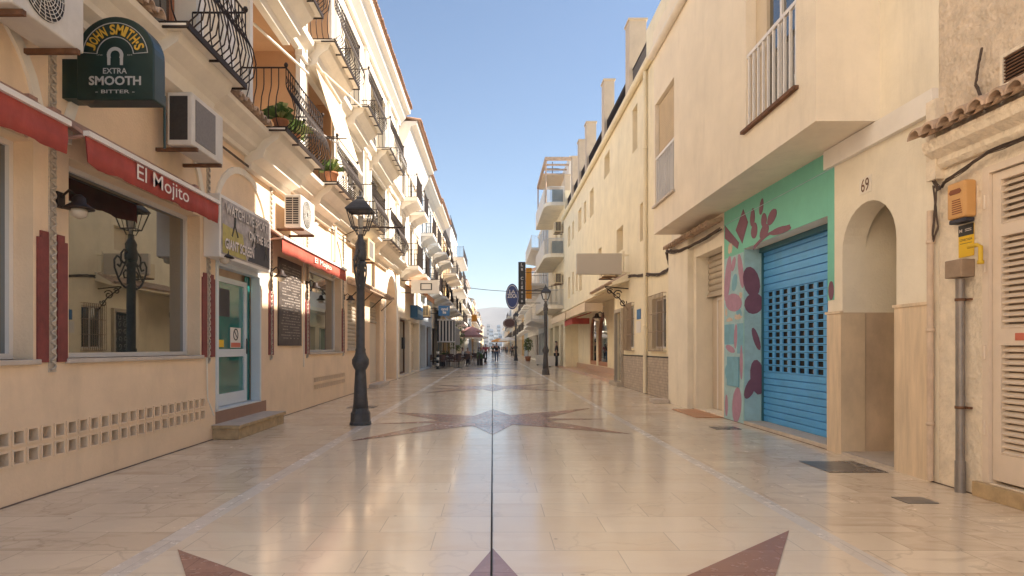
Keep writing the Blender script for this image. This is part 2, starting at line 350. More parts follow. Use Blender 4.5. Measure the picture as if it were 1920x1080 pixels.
# ------------------------------------------------------------------ setting: ground, paving
g = MB(); g.quad((-940,-140,-.03),(940,-140,-.03),(940,1040,-.03),(-940,1040,-.03)); struct('ground', g, m_ground)
XL, XR = -3.97, 4.27
BL0, BL1 = -1.725*H, -1.61*H; BR0, BR1 = 1.725*H, 1.82*H
g = MB(); g.quad((BL1,-12,0),(BR0,-12,0),(BR0,330,0),(BL1,330,0)); struct('street_paving', g, m_floor)
g = MB(); g.quad((-5.2,-12,0),(BL0,-12,0),(BL0,330,0),(-5.2,330,0)); g.quad((BR1,-12,0),(8,-12,0),(8,330,0),(BR1,330,0)); struct('side_paving', g, m_side)
g = MB(); g.quad((BL0,-12,0),(BL1,-12,0),(BL1,330,0),(BL0,330,0)); g.quad((BR0,-12,0),(BR1,-12,0),(BR1,330,0),(BR0,330,0)); struct('paving_bands', g, m_band)
star = []
tips = {0:(0,1.5),1:(1.62,1.58),2:(1.6,0),3:(1.62,-1.55),4:(0,-1.5),5:(-1.56,-1.55),6:(-1.6,0),7:(-1.56,1.5)}
nc = {0:(.26,.57),1:(.74,.14),2:(.74,-.14),3:(.26,-.57),4:(-.26,-.57),5:(-.74,-.14),6:(-.74,.14),7:(-.26,.57)}
g = MB()
for k in range(-1, 40):
    yc = (.00137+k*.00603)*F*H
    pts = []
    for i in range(8): pts += [tips[i], nc[i]]
    shl, shr = (.01, .14) if k <= 0 else (.32, .05)
    vs = [(p[0]*H, yc+p[1]*H+p[0]*H*(shl if p[0] < 0 else shr), .004) for p in pts]+[(0, yc, .004)]
    n = len(pts)
    g.add(vs, [(16, (i+1) % n, i) for i in range(n)])
struct('star_inlay_paving', g, m_star)
g = MB(); g.quad((-.014,-12,.008),(-.002,-12,.008),(-.002,330,.008),(-.014,330,.008)); struct('paving_centre_joint', g, m_dark)
g = MB(); g.box(XL,XL+.014,-6,80,.0005,.008); g.box(XR-.012,XR,-.5,14.9,.0005,.008); g.box(4.35,4.37,14.9,22.3,.0005,.008); struct('wall_foot_strip', g, mat('dark_foot_strip', (.16,.11,.08), .95, var=.4, vs=6))  # thin dark strip along the foot of the walls
# dark grey slabs and iron covers in the right-hand paving
def slab(px0, px1, py0, py1, dx=0):
    ya = F*H/(py1-CY); yb = F*H/(py0-CY); xa = (px0-CX)*ya/F
    return xa, ya, yb
g = MB(); g.quad((3.50,6.48,.004),(4.12,6.48,.004),(4.12,7.14,.004),(3.50,7.14,.004)); struct('paving_grey_slab', g, m_greyslab)
g = MB(); g.box(3.46,3.72,5.2,5.42,.001,.006); tag(g.build('drain_cover', m_greyslab), 'small dark square drain cover beside the right wall near the louvred door', 'drain cover')
g = MB(); g.box(3.55,3.95,9.9,10.25,.001,.006); tag(g.build('drain_cover', m_greyslab), 'grey rectangular cover in paving before the painted pillar', 'drain cover')
g = MB(); g.box(-3.15,-2.55,13.4,13.95,.001,.006); tag(g.build('manhole_cover', m_greyslab), 'grey square manhole cover behind the near lamp post', 'manhole cover')

# ------------------------------------------------------------------ facade machinery
class Side:
    def __init__(s, X, sg): s.X = X; s.s = sg
    def x(s, o): return s.X+s.s*o                  # o > 0 is towards the street
def facade(mb, sd, y0, y1, z0, z1, ops, end0=True, end1=True, back=8.0, top=True):
    ys = sorted(set([y0, y1]+[o[k] for o in ops for k in ('y0','y1')])); zs = sorted(set([z0, z1]+[o[k] for o in ops for k in ('z0','z1')]))
    ys = [y for y in ys if y0 <= y <= y1]; zs = [z for z in zs if z0 <= z <= z1]
    X = sd.X
    for i in range(len(zs)-1):
        run = None
        for j in range(len(ys)-1):
            cy = (ys[j]+ys[j+1])/2; cz = (zs[i]+zs[i+1])/2
            hole = any(o['y0'] < cy < o['y1'] and o['z0'] < cz < o['z1'] for o in ops)
            if not hole:
                if run is None: run = ys[j]
            if (hole or j == len(ys)-2) and run is not None:
                e = ys[j] if hole else ys[j+1]
                mb.quad((X,run,zs[i]),(X,e,zs[i]),(X,e,zs[i+1]),(X,run,zs[i+1])); run = None
    for o in ops:
        d = o.get('d', .3); xb = sd.x(-d); a, b, c, e = o['y0'], o['y1'], o['z0'], o['z1']
        if o.get('arch'):
            rz = o.get('rise', (b-a)/2); zc = e-rz; n = 14; m = (a+b)/2; hr = (b-a)/2
            arc = [(m-hr*math.cos(math.pi*k/n), zc+rz*math.sin(math.pi*k/n)) for k in range(n+1)]
            for k in range(n):
                p, q = arc[k], arc[k+1]
                mb.quad((X,p[0],p[1]),(X,q[0],q[1]),(X,q[0],e),(X,p[0],e))
                mb.quad((X,p[0],p[1]),(X,q[0],q[1]),(xb,q[0],q[1]),(xb,p[0],p[1]))
            mb.quad((X,a,c),(X,a,zc),(xb,a,zc),(xb,a,c)); mb.quad((X,b,c),(X,b,zc),(xb,b,zc),(xb,b,c))
        else:
            mb.quad((X,a,c),(X,a,e),(xb,a,e),(xb,a,c)); mb.quad((X,b,c),(X,b,e),(xb,b,e),(xb,b,c)); mb.quad((X,a,e),(X,b,e),(xb,b,e),(xb,a,e))
        mb.quad((X,a,c),(X,b,c),(xb,b,c),(xb,a,c))
        if o.get('back', True): mb.quad((xb,a,c),(xb,b,c),(xb,b,e),(xb,a,e))
    xb = sd.x(-back)
    if end0: mb.quad((X,y0,z0),(X,y0,z1),(xb,y0,z1),(xb,y0,z0))
    if end1: mb.quad((X,y1,z0),(X,y1,z1),(xb,y1,z1),(xb,y1,z0))
    mb.quad((xb,y0,z0),(xb,y1,z0),(xb,y1,z1),(xb,y0,z1))
    if top: mb.quad((X,y0,z1),(X,y1,z1),(xb,y1,z1),(xb,y0,z1))
def op(y0, y1, z0, z1, d=.3, **k): return dict(y0=y0, y1=y1, z0=z0, z1=z1, d=d, **k)
def sbox(mb, sd, o0, o1, y0, y1, z0, z1): mb.box(sd.x(o0), sd.x(o1), y0, y1, z0, z1)

def window(par, sd, y0, y1, z0, z1, d, fm=None, gm=None, bars=1, hbars=0, fw=.06, name='window'):
    fm = fm or m_white_al; gm = gm or m_glass
    o0, o1 = -d+.012, -d+.07
    mb = MB(); sbox(mb, sd, o0, o1, y0+.002, y0+fw, z0+.002, z1-.002); sbox(mb, sd, o0, o1, y1-fw, y1-.002, z0+.002, z1-.002)
    sbox(mb, sd, o0, o1, y0+fw, y1-fw, z0+.002, z0+fw); sbox(mb, sd, o0, o1, y0+fw, y1-fw, z1-fw, z1-.002)
    for k in range(1, bars+1):
        yc = y0+(y1-y0)*k/(bars+1); sbox(mb, sd, o0, o1-.006, yc-fw*.45, yc+fw*.45, z0+fw, z1-fw)
    for k in range(1, hbars+1):
        zc = z0+(z1-z0)*k/(hbars+1); sbox(mb, sd, o0, o1-.009, y0+fw, y1-fw, zc-fw*.4, zc+fw*.4)
    wd = mb.build(name, fm, par)
    p = MB(); sbox(p, sd, o0+.004, o0+.022, y0+fw*.5, y1-fw*.5, z0+fw*.5, z1-fw*.5); p.build('pane', gm, wd)
    return wd
def roller(par, sd, y0, y1, z0, z1, d, m, pitch=.11, name='roller_shutter', lip=True):
    mb = MB(); z = z0
    xa, xb = sd.x(-d+.015), sd.x(-d+.05)
    while z < z1-.001:
        e = min(z+pitch, z1); h = e-z
        pts = [(sd.x(-d+.02), z), (sd.x(-d+.045), z+h*.15), (sd.x(-d+.055), z+h*.5), (sd.x(-d+.045), z+h*.85), (sd.x(-d+.02), e)]
        for k in range(4):
            a, b = pts[k], pts[k+1]; mb.quad((a[0],y0+.01,a[1]),(a[0],y1-.01,a[1]),(b[0],y1-.01,b[1]),(b[0],y0+.01,b[1]))
        z = e
    if lip: sbox(mb, sd, -d+.012, -d+.075, y0+.012, y1-.012, z0+.001, z0+.05)
    return mb.build(name, m, par)
def railing_mesh(mb, sd, y0, y1, z, o, h=.95, belly=.16, sp=.11, r=.009, lattice=True, inner=0.0, ends=(1,1), rail=.014):
    prof = [(0,0),(belly*.75,.10*h),(belly,.28*h),(belly*.7,.48*h),(belly*.15,.64*h),(0,.72*h),(0,h)] if belly else [(0,0),(0,h)]
    n = max(2, int(round((y1-y0)/sp)))
    for k in range(n+1):
        y = y0+(y1-y0)*k/n
        mb.tube([(sd.x(o+p[0]), y, z+p[1]) for p in prof], r, 5, cap=False)
    nx = max(1, int(round((o-inner)/sp)))
    for e, (yy, sg) in enumerate(((y0,-1),(y1,1))):
        if not ends[e]: continue
        for k in range(nx):
            oo = inner+(o-inner)*k/nx
            mb.tube([(sd.x(oo), yy+sg*p[0], z+p[1]) for p in prof], r, 5, cap=False)
        mb.tube([(sd.x(inner), yy, z+h), (sd.x(o), yy, z+h)], rail, 5); mb.tube([(sd.x(inner), yy, z+.012), (sd.x(o), yy, z+.012)], rail, 5)
    mb.tube([(sd.x(o), y0, z+h), (sd.x(o), y1, z+h)], rail, 5); mb.tube([(sd.x(o), y0, z+.012), (sd.x(o), y1, z+.012)], rail, 5)
    if lattice and belly:
        for (pa, pb) in ((.62,.72),):
            mb.tube([(sd.x(o+.005), y0, z+h*pa+.06), (sd.x(o+.005), y1, z+h*pa+.06)], r, 5)
        for k in range(n):
            a = y0+(y1-y0)*k/n; b = y0+(y1-y0)*(k+1)/n
            mb.tube([(sd.x(o+.004), a, z+h*.72), (sd.x(o+.004), b, z+h*.86)], r*.7, 4, cap=False)
            mb.tube([(sd.x(o+.008), b, z+h*.72), (sd.x(o+.008), a, z+h*.86)], r*.7, 4, cap=False)
    for yy in (y0, y1):
        mb.lathe([(.008,0),(.028,.02),(.035,.045),(.02,.075),(.004,.08)], (sd.x(o), yy, z+h), 8)
def moulding(mb, sd, y0, y1, steps):                # steps: (out, z_bottom, z_top) stacked, butt-jointed
    for (o, a, b) in steps: sbox(mb, sd, -.05, o, y0, y1, a, b)
def cove(mb, sd, y0, y1, prof):                     # smooth cornice: prof of (out, z) polygon
    mb.prism([(sd.x(p[0]), p[1]) for p in prof], 'y', y0, y1)
def tile_row(mb, sd, y0, y1, z, o0, o1, drop=.12, r=.075):
    n = max(1, int((y1-y0)/(r*2.15))); st = (y1-y0)/n
    for k in range(n):
        yc = y0+st*(k+.5); j = random.uniform(-.012,.012); N = 7
        ring = lambda o, zz, rr: [(sd.x(o), yc+rr*math.cos(math.pi*i/N), zz+rr*math.sin(math.pi*i/N)) for i in range(N+1)]
        a = ring(o0, z+drop, r); b = ring(o1+j, z, r*1.08); a2 = ring(o0, z+drop, r*.78); b2 = ring(o1+j, z, r*.84)
        vs = a+b+a2+b2; M = N+1; fs = []
        for i in range(N):
            fs += [(i,i+1,M+i+1,M+i), (2*M+i,3*M+i,3*M+i+1,2*M+i+1), (M+i,M+i+1,3*M+i+1,3*M+i)]
        mb.add(vs, fs, False)
        # channel tile between
        yc2 = yc+st/2; ring2 = lambda o, zz, rr: [(sd.x(o), yc2+rr*math.cos(math.pi+math.pi*i/N), zz+rr*.8*math.sin(math.pi+math.pi*i/N)) for i in range(N+1)]
        if k < n-1:
            a = ring2(o0, z+drop+.03, r*.7); b = ring2(o1-.04, z+.03, r*.75)
            mb.add(a+b, [(i,i+1,M+i+1,M+i) for i in range(N)])

# ================================================================== LEFT BUILDING 1
LS = Side(XL, 1)
bl = thing('town_house', 'long peach stuccoed house on the left with maroon pilasters and iron balconies', 'house', (XL,-6,0))
ops = []
Ywin = {'w0':(2.9,5.39),'w1':(5.84,8.46),'w2':(13.5,16.35)}
ops += [op(2.9,5.39,1.2,3.08,.24), op(5.84,8.46,1.2,3.08,.24), op(13.5,16.35,1.2,3.08,.24)]
ops += [op(8.93,10.65,.40,2.56,.22)]
ops += [op(17.05,18.5,1.28,2.72,.15), op(20.15,21.9,.12,2.85,.18)]
ops += [op(22.9,25.7,.02,4.1,.6,arch=True)]
vent = []
for k in range(21):
    a = 5.06-3*.166+k*.166+.5
vy = [4.72+.1655*k for k in range(24)]
for y in vy:
    for zc in (.385,.55): vent.append(op(y-.052,y+.052,zc-.052,zc+.052,.07)); 
for k in range(17):
    y = 13.9+.17*k
    for zc in (.42,.58): vent.append(op(y-.055,y+.055,zc-.05,zc+.05,.07))
F1, F2 = 4.78, 7.68
up1 = [(6.75,8.35,.35),(10.2,12.65,1.3),(13.25,15.45,1.1),(16.9,18.9,.3),(20.2,22.8,.3)]
up2 = [(6.4,8.6,.4),(9.7,12.1,.9),(13.0,15.2,.7),(16.5,18.4,.3),(20.0,22.8,.35)]
for (a,b,d) in up1: ops.append(op(a,b,F1+.02,F1+2.55,d))
for (a,b,d) in up2: ops.append(op(a,b,F2+.02,F2+2.45,d))
mb = MB(); facade(mb, LS, -6, 26.2, 0, F1-.38, [o for o in ops if o['z0'] < 4]+vent, top=False); mb.build('wall', m_peach, bl)
mb = MB(); facade(mb, LS, -6, 26.2, F1-.38, 11.1, [o for o in ops if o['z0'] > 4]); mb.build('upper_wall', m_peach_up, bl)
# vent block frames
mb = MB()
for i_, o in enumerate(vent):
    if i_ == 48: mb.nx()
    for (a,b,c,e) in ((o['y0']-.018,o['y0'],o['z0']-.018,o['z1']+.018),(o['y1'],o['y1']+.018,o['z0']-.018,o['z1']+.018),(o['y0'],o['y1'],o['z0']-.018,o['z0']),(o['y0'],o['y1'],o['z1'],o['z1']+.018)):
        sbox(mb, LS, .0, .01, a, b, c, e)
mb.build_each('vent_blocks', m_peach, bl)
mb = MB()
for i_, o in enumerate(vent):
    if i_ == 48: mb.nx()
    mb.box(LS.x(-.066), LS.x(-.062), o['y0']+.002, o['y1']-.002, o['z0']+.002, o['z1']-.002)
mb.build_each('vent_screen', m_hole, bl)
for (a,b) in ((2.9,5.39),(5.84,8.46),(13.5,16.35)):
    window(bl, LS, a, b, 1.2, 3.08, .24, m_white_al, m_glass_shop, 0, 0, .05)
    mb = MB(); sbox(mb, LS, -.22, .04, a-.05, b+.05, 1.155, 1.2); mb.build('window_sill', m_step, bl, .006)
mb = MB()
for (a,b) in ((5.39,5.84),(8.46,8.93),(11.0,11.3),(13.15,13.5),(16.35,16.7)):      # maroon painted pilasters with scalloped tops
    mb.nx(); c = (a+b)/2; w2 = min(.19, (b-a)/2-.03)
    sbox(mb, LS, .0, .018, c-w2, c-w2*.30, 1.17, 2.27); sbox(mb, LS, .0, .018, c+w2*.30, c+w2, 1.17, 2.27)
    sbox(mb, LS, .0, .017, c-w2*.8, c-w2*.30, 2.27, 2.33); sbox(mb, LS, .0, .017, c+w2*.30, c+w2*.8, 2.27, 2.33)
mb.build_each('painted_pilaster', m_maroon, bl)
mb = MB()
for (a,b) in ((5.39,5.84),(8.46,8.93),(11.0,11.3),(13.15,13.5),(16.35,16.7)):
    mb.nx(); c = (a+b)/2; sbox(mb, LS, .0, .012, c-.045, c+.045, 1.08, F1-.5)
    z = 1.1
    while z < F1-.55:
        mb.tube([(LS.x(.018), c-.03, z), (LS.x(.03), c+.005, z+.02), (LS.x(.018), c+.03, z+.042)], .011, 5, cap=False)
        mb.tube([(LS.x(.018), c+.03, z+.045), (LS.x(.03), c-.005, z+.062), (LS.x(.018), c-.03, z+.08)], .011, 5, cap=False)
        z += .085
mb.build_each('ceramic_strip', m_stripcer, bl)
# shallow blind arches over the shop windows
mb = MB()
for (a,b) in ((2.9,5.4),(5.84,8.46),(8.95,10.9),(13.4,16.4)):
    mb.nx(); m_, hr = (a+b)/2, (b-a)/2; rz = min(1.05, hr*.85); n = 16
    for k in range(n):
        t0, t1 = math.pi*k/n, math.pi*(k+1)/n
        i0, i1 = (m_-hr*math.cos(t0), 3.2+rz*math.sin(t0)), (m_-hr*math.cos(t1), 3.2+rz*math.sin(t1))
        j0, j1 = (m_-(hr+.1)*math.cos(t0), 3.2+(rz+.1)*math.sin(t0)), (m_-(hr+.1)*math.cos(t1), 3.2+(rz+.1)*math.sin(t1))
        mb.prism([i0,i1,j1,j0], 'x', LS.x(-.01), LS.x(.03))
mb.build_each('arch_moulding', m_cream_trim, bl)
# cornice between ground and first floor
mb = MB()
prof = [(-.05,F1-.42),(.06,F1-.42),(.08,F1-.36),(.20,F1-.30),(.22,F1-.25),(.30,F1-.16),(.42,F1-.10),(.44,F1-.04),(-.05,F1-.04)]
cove(mb, LS, -6, 26.2, prof); mb.build('cornice', m_cream_trim, bl)
mb = MB(); tile_row(mb, LS, 8.4, 9.78, F1-.02, .05, .52); mb.nx(); tile_row(mb, LS, 5.0, 6.6, F1-.02, .05, .52); mb.nx(); tile_row(mb, LS, 15.2, 16.4, F1-.02, .05, .5); mb.build_each('cornice_tiles', m_tile_pale, bl)
# balconies
def balcony(par, sd, y0, y1, z, out, belly=.14, m_slab=None, h=.95, base=True, rail_m=None, lat=True, sp=.11):
    m_slab = m_slab or m_cream_trim
    b = MB(); sbox(b, sd, -.03, out-.01, y0+.01, y1-.01, z-.035, z)
    if base:
        cove(b, sd, y0+.12, y1-.12, [(-.03,z-.62),(.10,z-.62),(.13,z-.50),(.30,z-.44),(.34,z-.30),(.40,z-.24),(out-.16,z-.14),(out-.12,z-.037),(-.03,z-.037)])
    bo = b.build('balcony', m_slab, par)
    f = MB(); n = max(2, int((y1-y0)/.55))
    for k in range(n+1):
        y = y0+(y1-y0)*k/n; sbox(f, sd, .42, out+.012, y-.012, y+.012, z-.058, z-.036)
    sbox(f, sd, out-.008, out+.018, y0, y1, z-.06, z+.004)
    railing_mesh(f, sd, y0+.02, y1-.02, z, out, h, belly, sp, .009, lat)
    f.build('railing', rail_m or m_iron, bo)
    return bo
OUT = .70
for (a,b) in ((6.67,8.27),(9.85,12.0),(13.1,15.1),(16.9,18.9),(20.0,23.2)): balcony(bl, LS, a, b, F1, OUT)
for (a,b) in ((6.3,8.7),(9.6,12.0),(12.9,15.3),(16.4,18.5),(19.9,22.9)): balcony(bl, LS, a, b, F2, OUT)
for (L_, z, mm, gm) in ((up1, F1, m_cream_trim, m_glass), (up2, F2, m_cream_trim, m_glass)):
    for i, (a,b,d) in enumerate(L_):
        window(bl, LS, a+.02, b-.02, z+.03, z+(2.5 if z == F1 else 2.4), d, m_terra if (i == 0) else m_white_al, gm, 1, 1, .07, 'french_window')
        mb = MB(); e = z+(2.57 if z == F1 else 2.47)
        sbox(mb, LS, 0, .05, a-.12, a, z, e); sbox(mb, LS, 0, .05, b, b+.12, z, e); sbox(mb, LS, 0, .07, a-.16, b+.16, e, e+.14)
        mb.build('window_surround', m_white_trim, bl)
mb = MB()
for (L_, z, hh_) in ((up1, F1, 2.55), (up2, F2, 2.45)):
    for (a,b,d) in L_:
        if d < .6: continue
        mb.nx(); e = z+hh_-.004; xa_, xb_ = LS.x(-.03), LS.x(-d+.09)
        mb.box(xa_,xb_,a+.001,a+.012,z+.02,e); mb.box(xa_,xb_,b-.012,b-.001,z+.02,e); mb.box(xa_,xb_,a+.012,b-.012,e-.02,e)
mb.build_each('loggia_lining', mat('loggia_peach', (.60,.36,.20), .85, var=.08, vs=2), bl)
# pilasters on the upper floors
mb = MB()
for yc in (9.2,12.75,15.75,19.4,23.6,25.6):
    mb.nx(); sbox(mb, LS, 0, .09, yc-.17, yc+.17, F1-.02, 10.5)
    sbox(mb, LS, 0, .15, yc-.23, yc+.23, F2-.5, F2-.38); sbox(mb, LS, 0, .13, yc-.21, yc+.21, 10.5, 10.62)
mb.build_each('upper_pilaster', m_white_trim, bl)
# floor-band, eaves cornice, roof
mb = MB(); cove(mb, LS, -6, 26.2, [(-.05,F2-.36),(.09,F2-.36),(.12,F2-.28),(.26,F2-.16),(.28,F2-.06),(-.05,F2-.06)]); mb.build('string_course', m_cream_trim, bl)
mb = MB(); cove(mb, LS, -6, 26.2, [(-.05,10.62),(.10,10.62),(.12,10.72),(.30,10.9),(.34,11.04),(.5,11.1),(.52,11.22),(-.05,11.22)]); mb.build('eaves_cornice', m_white_trim, bl)
def tiled_roof(par, sd, y0, y1, z, o, m, back=5, rise=1.6, rr=.09):
    mb = MB(); mb.prism([(sd.x(o-.03), z), (sd.x(o-.03), z+.04), (sd.x(-back), z+rise+.04), (sd.x(-back), z+rise-.1)], 'y', y0, y1)
    tile_row(mb, sd, y0+.02, y1-.02, z+.04, -.5, o+.05, .22, rr)
    return mb.build('roof', m, par)
tiled_roof(bl, LS, -6, 26.2, 11.25, .56, m_tile)
mb = MB(); mb.tube([(LS.x(.10),15.35,F1-.5),(LS.x(.10),15.35,3.2),(LS.x(.05),15.35,3.0)], .03, 6); mb.nx(); mb.tube([(LS.x(.12),12.85,10.6),(LS.x(.12),12.85,F2-.4)], .04, 6); mb.nx()
mb.tube([(LS.x(.05),12.95,4.3),(LS.x(.05),12.95,.9)], .012, 5); mb.nx(); mb.tube([(LS.x(.03),8.6,1.16),(LS.x(.03),8.62,.6),(LS.x(.06),8.75,.35)], .01, 5)
mb.build_each('downpipe', m_cream_trim, bl)
# ground floor door of the bar
d = MB(); sb = lambda *a: sbox(d, LS, *a)
sb(-.13,.02,8.93,9.00,.40,2.56); sb(-.13,.02,10.58,10.65,.40,2.56); sb(-.13,.02,9.0,10.58,2.49,2.56); sb(-.20,.02,8.93,10.65,.385,.41)
sb(-.19,-.13,9.0,9.09,.42,2.38); sb(-.19,-.13,10.30,10.40,.42,2.38); sb(-.19,-.13,9.09,10.30,2.30,2.38); sb(-.19,-.13,9.09,10.30,.42,.60); sb(-.19,-.13,9.09,10.30,1.16,1.28)
door = d.build('door', m_door_al, bl)
p = MB(); sbox(p, LS, -.17,-.155, 9.09,10.30,.60,1.16); sbox(p, LS, -.17,-.155, 9.09,10.30,1.28,2.30); sbox(p, LS, -.17,-.155,10.40,10.58,.42,2.49); p.build('pane', m_glass_teal, door)
p = MB(); p.tube([(LS.x(-.10),10.33,1.2),(LS.x(-.10),10.33,1.45)], .012, 6); p.build('handle', m_black, door)
p = MB(); sbox(p, LS, 0,.012, 8.93,10.9,.20,.385); p.build('door_riser', mat('brown_riser', (.34,.20,.14), .6), bl)
p = MB(); sbox(p, LS, 0,.37,8.83,10.75,.0,.155); sbox(p, LS, 0,.40,8.80,10.78,.155,.20); 
st = p.build('door_step', [m_stepside], bl, .008); 
p = MB(); sbox(p, LS, .0,.40,8.80,10.78,.2025,.208); p.build('tread', m_step, st)
# posters on the door
def flat(par, name, m, sd, o, y0, y1, z0, z1, label=None, cat=None, th=.006):
    p = MB(); sbox(p, sd, o, o+th, y0, y1, z0, z1); q = p.build(name, m, par)
    if cat: tag(q, label, cat)
    return q
flat(None,'poster', m_poster, LS, -.148, 9.25, 9.75, 1.78, 2.2, 'black concert poster in the upper glass of the bar door', 'poster')
fl = thing('notice_sign', 'white and red no-smoking notice stuck on the bar door glass', 'notice', (LS.x(-.14),9.97,1.3))
flat(fl,'board', m_white_al, LS, -.148, 9.78, 10.18, 1.30, 1.62)
p = MB(); yc, zc = 9.98, 1.51
n = 20
for k in range(n):
    t0, t1 = 2*math.pi*k/n, 2*math.pi*(k+1)/n
    p.prism([(yc+.075*math.cos(t0), zc+.075*math.sin(t0)),(yc+.075*math.cos(t1), zc+.075*math.sin(t1)),(yc+.095*math.cos(t1), zc+.095*math.sin(t1)),(yc+.095*math.cos(t0), zc+.095*math.sin(t0))], 'x', LS.x(-.141), LS.x(-.138))
p.prism([(yc-.06,zc+.05),(yc-.05,zc+.06),(yc+.06,zc-.05),(yc+.05,zc-.06)], 'x', LS.x(-.141), LS.x(-.137)); p.build('symbol', m_black, fl)
p = MB(); sbox(p, LS, -.141,-.138, 9.80,10.16,1.31,1.38); p.build('red_bar', m_redlabel, fl)
flat(None,'sticker', m_yellowsign, LS, -.148, 9.36, 9.54, 1.31, 1.42, 'small yellow sticker low on the bar door glass', 'sticker')
# shuttered window and second door
roller(bl, LS, 17.05,18.5,1.28,2.72,.15, m_shutter)
roller(bl, LS, 20.15,21.9,2.15,2.85,.18, m_shutter)
mb = MB(); sbox(mb, LS, -.165,-.12, 20.2,21.85,.13,2.12); dd = mb.build('door', m_door_beige, bl)
mb = MB(); sbox(mb, LS, -.118,-.10, 20.3,20.36,1.0,1.1); mb.build('handle', m_black, dd)
mb = MB(); sbox(mb, LS, 0,.3, 20.0,22.1,0,.12); mb.nx(); sbox(mb, LS, 0,.06, 17.0,18.55,1.22,1.28); mb.build_each('door_sill', m_step, bl, .006)
# arch with a white panelled gate
mb = MB(); sbox(mb, LS, -.55,-.5, 22.95,25.65,.03,3.4)
for k in range(4):
    for j in range(3):
        sbox(mb, LS, -.5,-.48, 23.08+j*.85,23.72+j*.85, .2+k*.8,.85+k*.8)
mb.build('gate', m_white_al, bl)
mb = MB()
m_, hr = 24.3, 1.4; n = 16
for k in range(n):
    t0, t1 = math.pi*k/n, math.pi*(k+1)/n
    pr = lambda t, r: (m_-r*math.cos(t), 2.7+r*math.sin(t))
    mb.prism([pr(t0,hr+.002),pr(t1,hr+.002),pr(t1,hr+.2),pr(t0,hr+.2)], 'x', LS.x(-.01), LS.x(.05))
sbox(mb, LS, -.01,.05, m_-hr-.2,m_-hr-.002,0,2.7); sbox(mb, LS, -.01,.05, m_+hr+.002,m_+hr+.2,0,2.7); mb.build('arch_surround', m_white_trim, bl)
# scalloped tile awning canopy over the shuttered window & door
cn = thing('canopy', 'narrow tiled canopy above the grey shuttered window and door on the left', 'canopy', (XL,16.9,2.9))
mb = MB(); mb.prism([(LS.x(.003),3.2),(LS.x(.42),3.0),(LS.x(.42),2.96),(LS.x(.003),3.05)], 'y', 17.0,22.2); tile_row(mb, LS, 17.0,22.2,3.0,.02,.46,.2,.08); mb.build('tiles', m_tile_pale, cn)
mb = MB()
for y in (17.05,18.7,20.4,22.15): mb.nx(); mb.tube([(LS.x(.005),y,2.6),(LS.x(.38),y,2.95)], .015, 5)
mb.build_each('bracket', m_iron, cn)

# loggia awning arms & drop awning
aw = thing('drop_awning', 'cream canvas drop-arm awning over a first floor balcony on the left', 'awning', (LS.x(0),13.1,7.3))
mb = MB(); y0,y1 = 13.15,15.4
a,b = (LS.x(.22),7.25),(LS.x(.72),5.62)
mb.prism([a,(a[0]+.012,a[1]),(b[0]+.012,b[1]),b], 'y', y0, y1); mb.build('canvas', m_cloth, aw)
mb = MB(); mb.box(LS.x(.10),LS.x(.22),y0-.05,y1+.05,7.22,7.34); mb.build('roller_box', m_cream_trim, aw)
mb = MB(); mb.box(b[0]-.01,b[0]+.03,y0-.03,y1+.03,5.54,5.62)
for y in (y0-.02,y1+.02): mb.tube([(LS.x(.06),y,6.0),(b[0],y,5.58)], .016, 6)
mb.build('arm', m_white_al, aw)
aw = thing('retracted_awning', 'bare awning arms sticking out beside the first floor loggia on the left', 'awning', (LS.x(0),10.2,7.2))
mb = MB(); mb.tube([(LS.x(-.9),10.3,7.0),(LS.x(-.2),10.9,6.95),(LS.x(.3),12.4,6.75)], .025, 6); mb.tube([(LS.x(.05),12.5,7.3),(LS.x(.75),15.3,7.2)], .02, 6); mb.build('arm', m_cream_trim, aw)
mb = MB(); mb.tube([(LS.x(.09),12.8,6.1),(LS.x(.10),12.8,5.6),(LS.x(.95),12.9,5.62)], .013, 5); mb.tube([(LS.x(.1),12.8,6.0),(LS.x(.4),12.82,5.62)], .01, 5); mb.build('bracket', m_iron, aw)
rd = MB(); rd.tube([(LS.x(0),16.5,4.5),(-2.4,16.5,4.48)], .022, 6); rd.tube([(LS.x(0),16.5,4.25),(LS.x(.5),16.5,4.48)], .012, 5)
tag(rd.build('flag_pole', m_iron), 'bare horizontal iron pole sticking out over the street behind the near lantern', 'pole')

# potted plants on the balconies
def plant(loc, label, n=46, r=.2, hgt=.3, pot=.11, mats=None, seed=1):
    rnd = random.Random(seed)
    t = thing('potted_plant', label, 'potted plant', loc, 'potted plants on the balconies')
    mb = MB(); mb.lathe([(pot*.7,0),(pot*.95,pot*1.5),(pot*1.1,pot*1.55),(pot*1.1,pot*1.8),(pot*.9,pot*1.8)], loc, 12); mb.build('pot', m_terra, t)
    mb = MB()
    for k in range(n):
        a = rnd.uniform(0, 2*math.pi); el = rnd.uniform(.2,1.4); l = rnd.uniform(.6,1)*r*1.4; wd = l*.16
        d_ = Vector((math.cos(a)*math.cos(el), math.sin(a)*math.cos(el), math.sin(el)))
        s_ = Vector((-math.sin(a), math.cos(a), 0)); b0 = Vector(loc)+Vector((0,0,pot*1.75))+d_*l*.15
        tip = b0+d_*l+Vector((0,0,-l*.25)); mid = b0+d_*l*.6+Vector((0,0,hgt*.12))
        mb.mi = 0 if rnd.random() < .6 else 1
        mb.add([b0, mid+s_*wd, tip, mid-s_*wd], [(0,1,2),(0,2,3)])
    mb.build('leaves', [m_leaf, m_leafpale], t)
    return t
plant((LS.x(.52),10.15,F1+.005), 'leafy plant in a clay pot at the near corner of the second left balcony', 60, .24, .35, .12, seed=3)
plant((LS.x(.55),10.75,F1+.005), 'trailing green plant in the middle of the second first-floor balcony', 60, .24, .2, .1, seed=4)
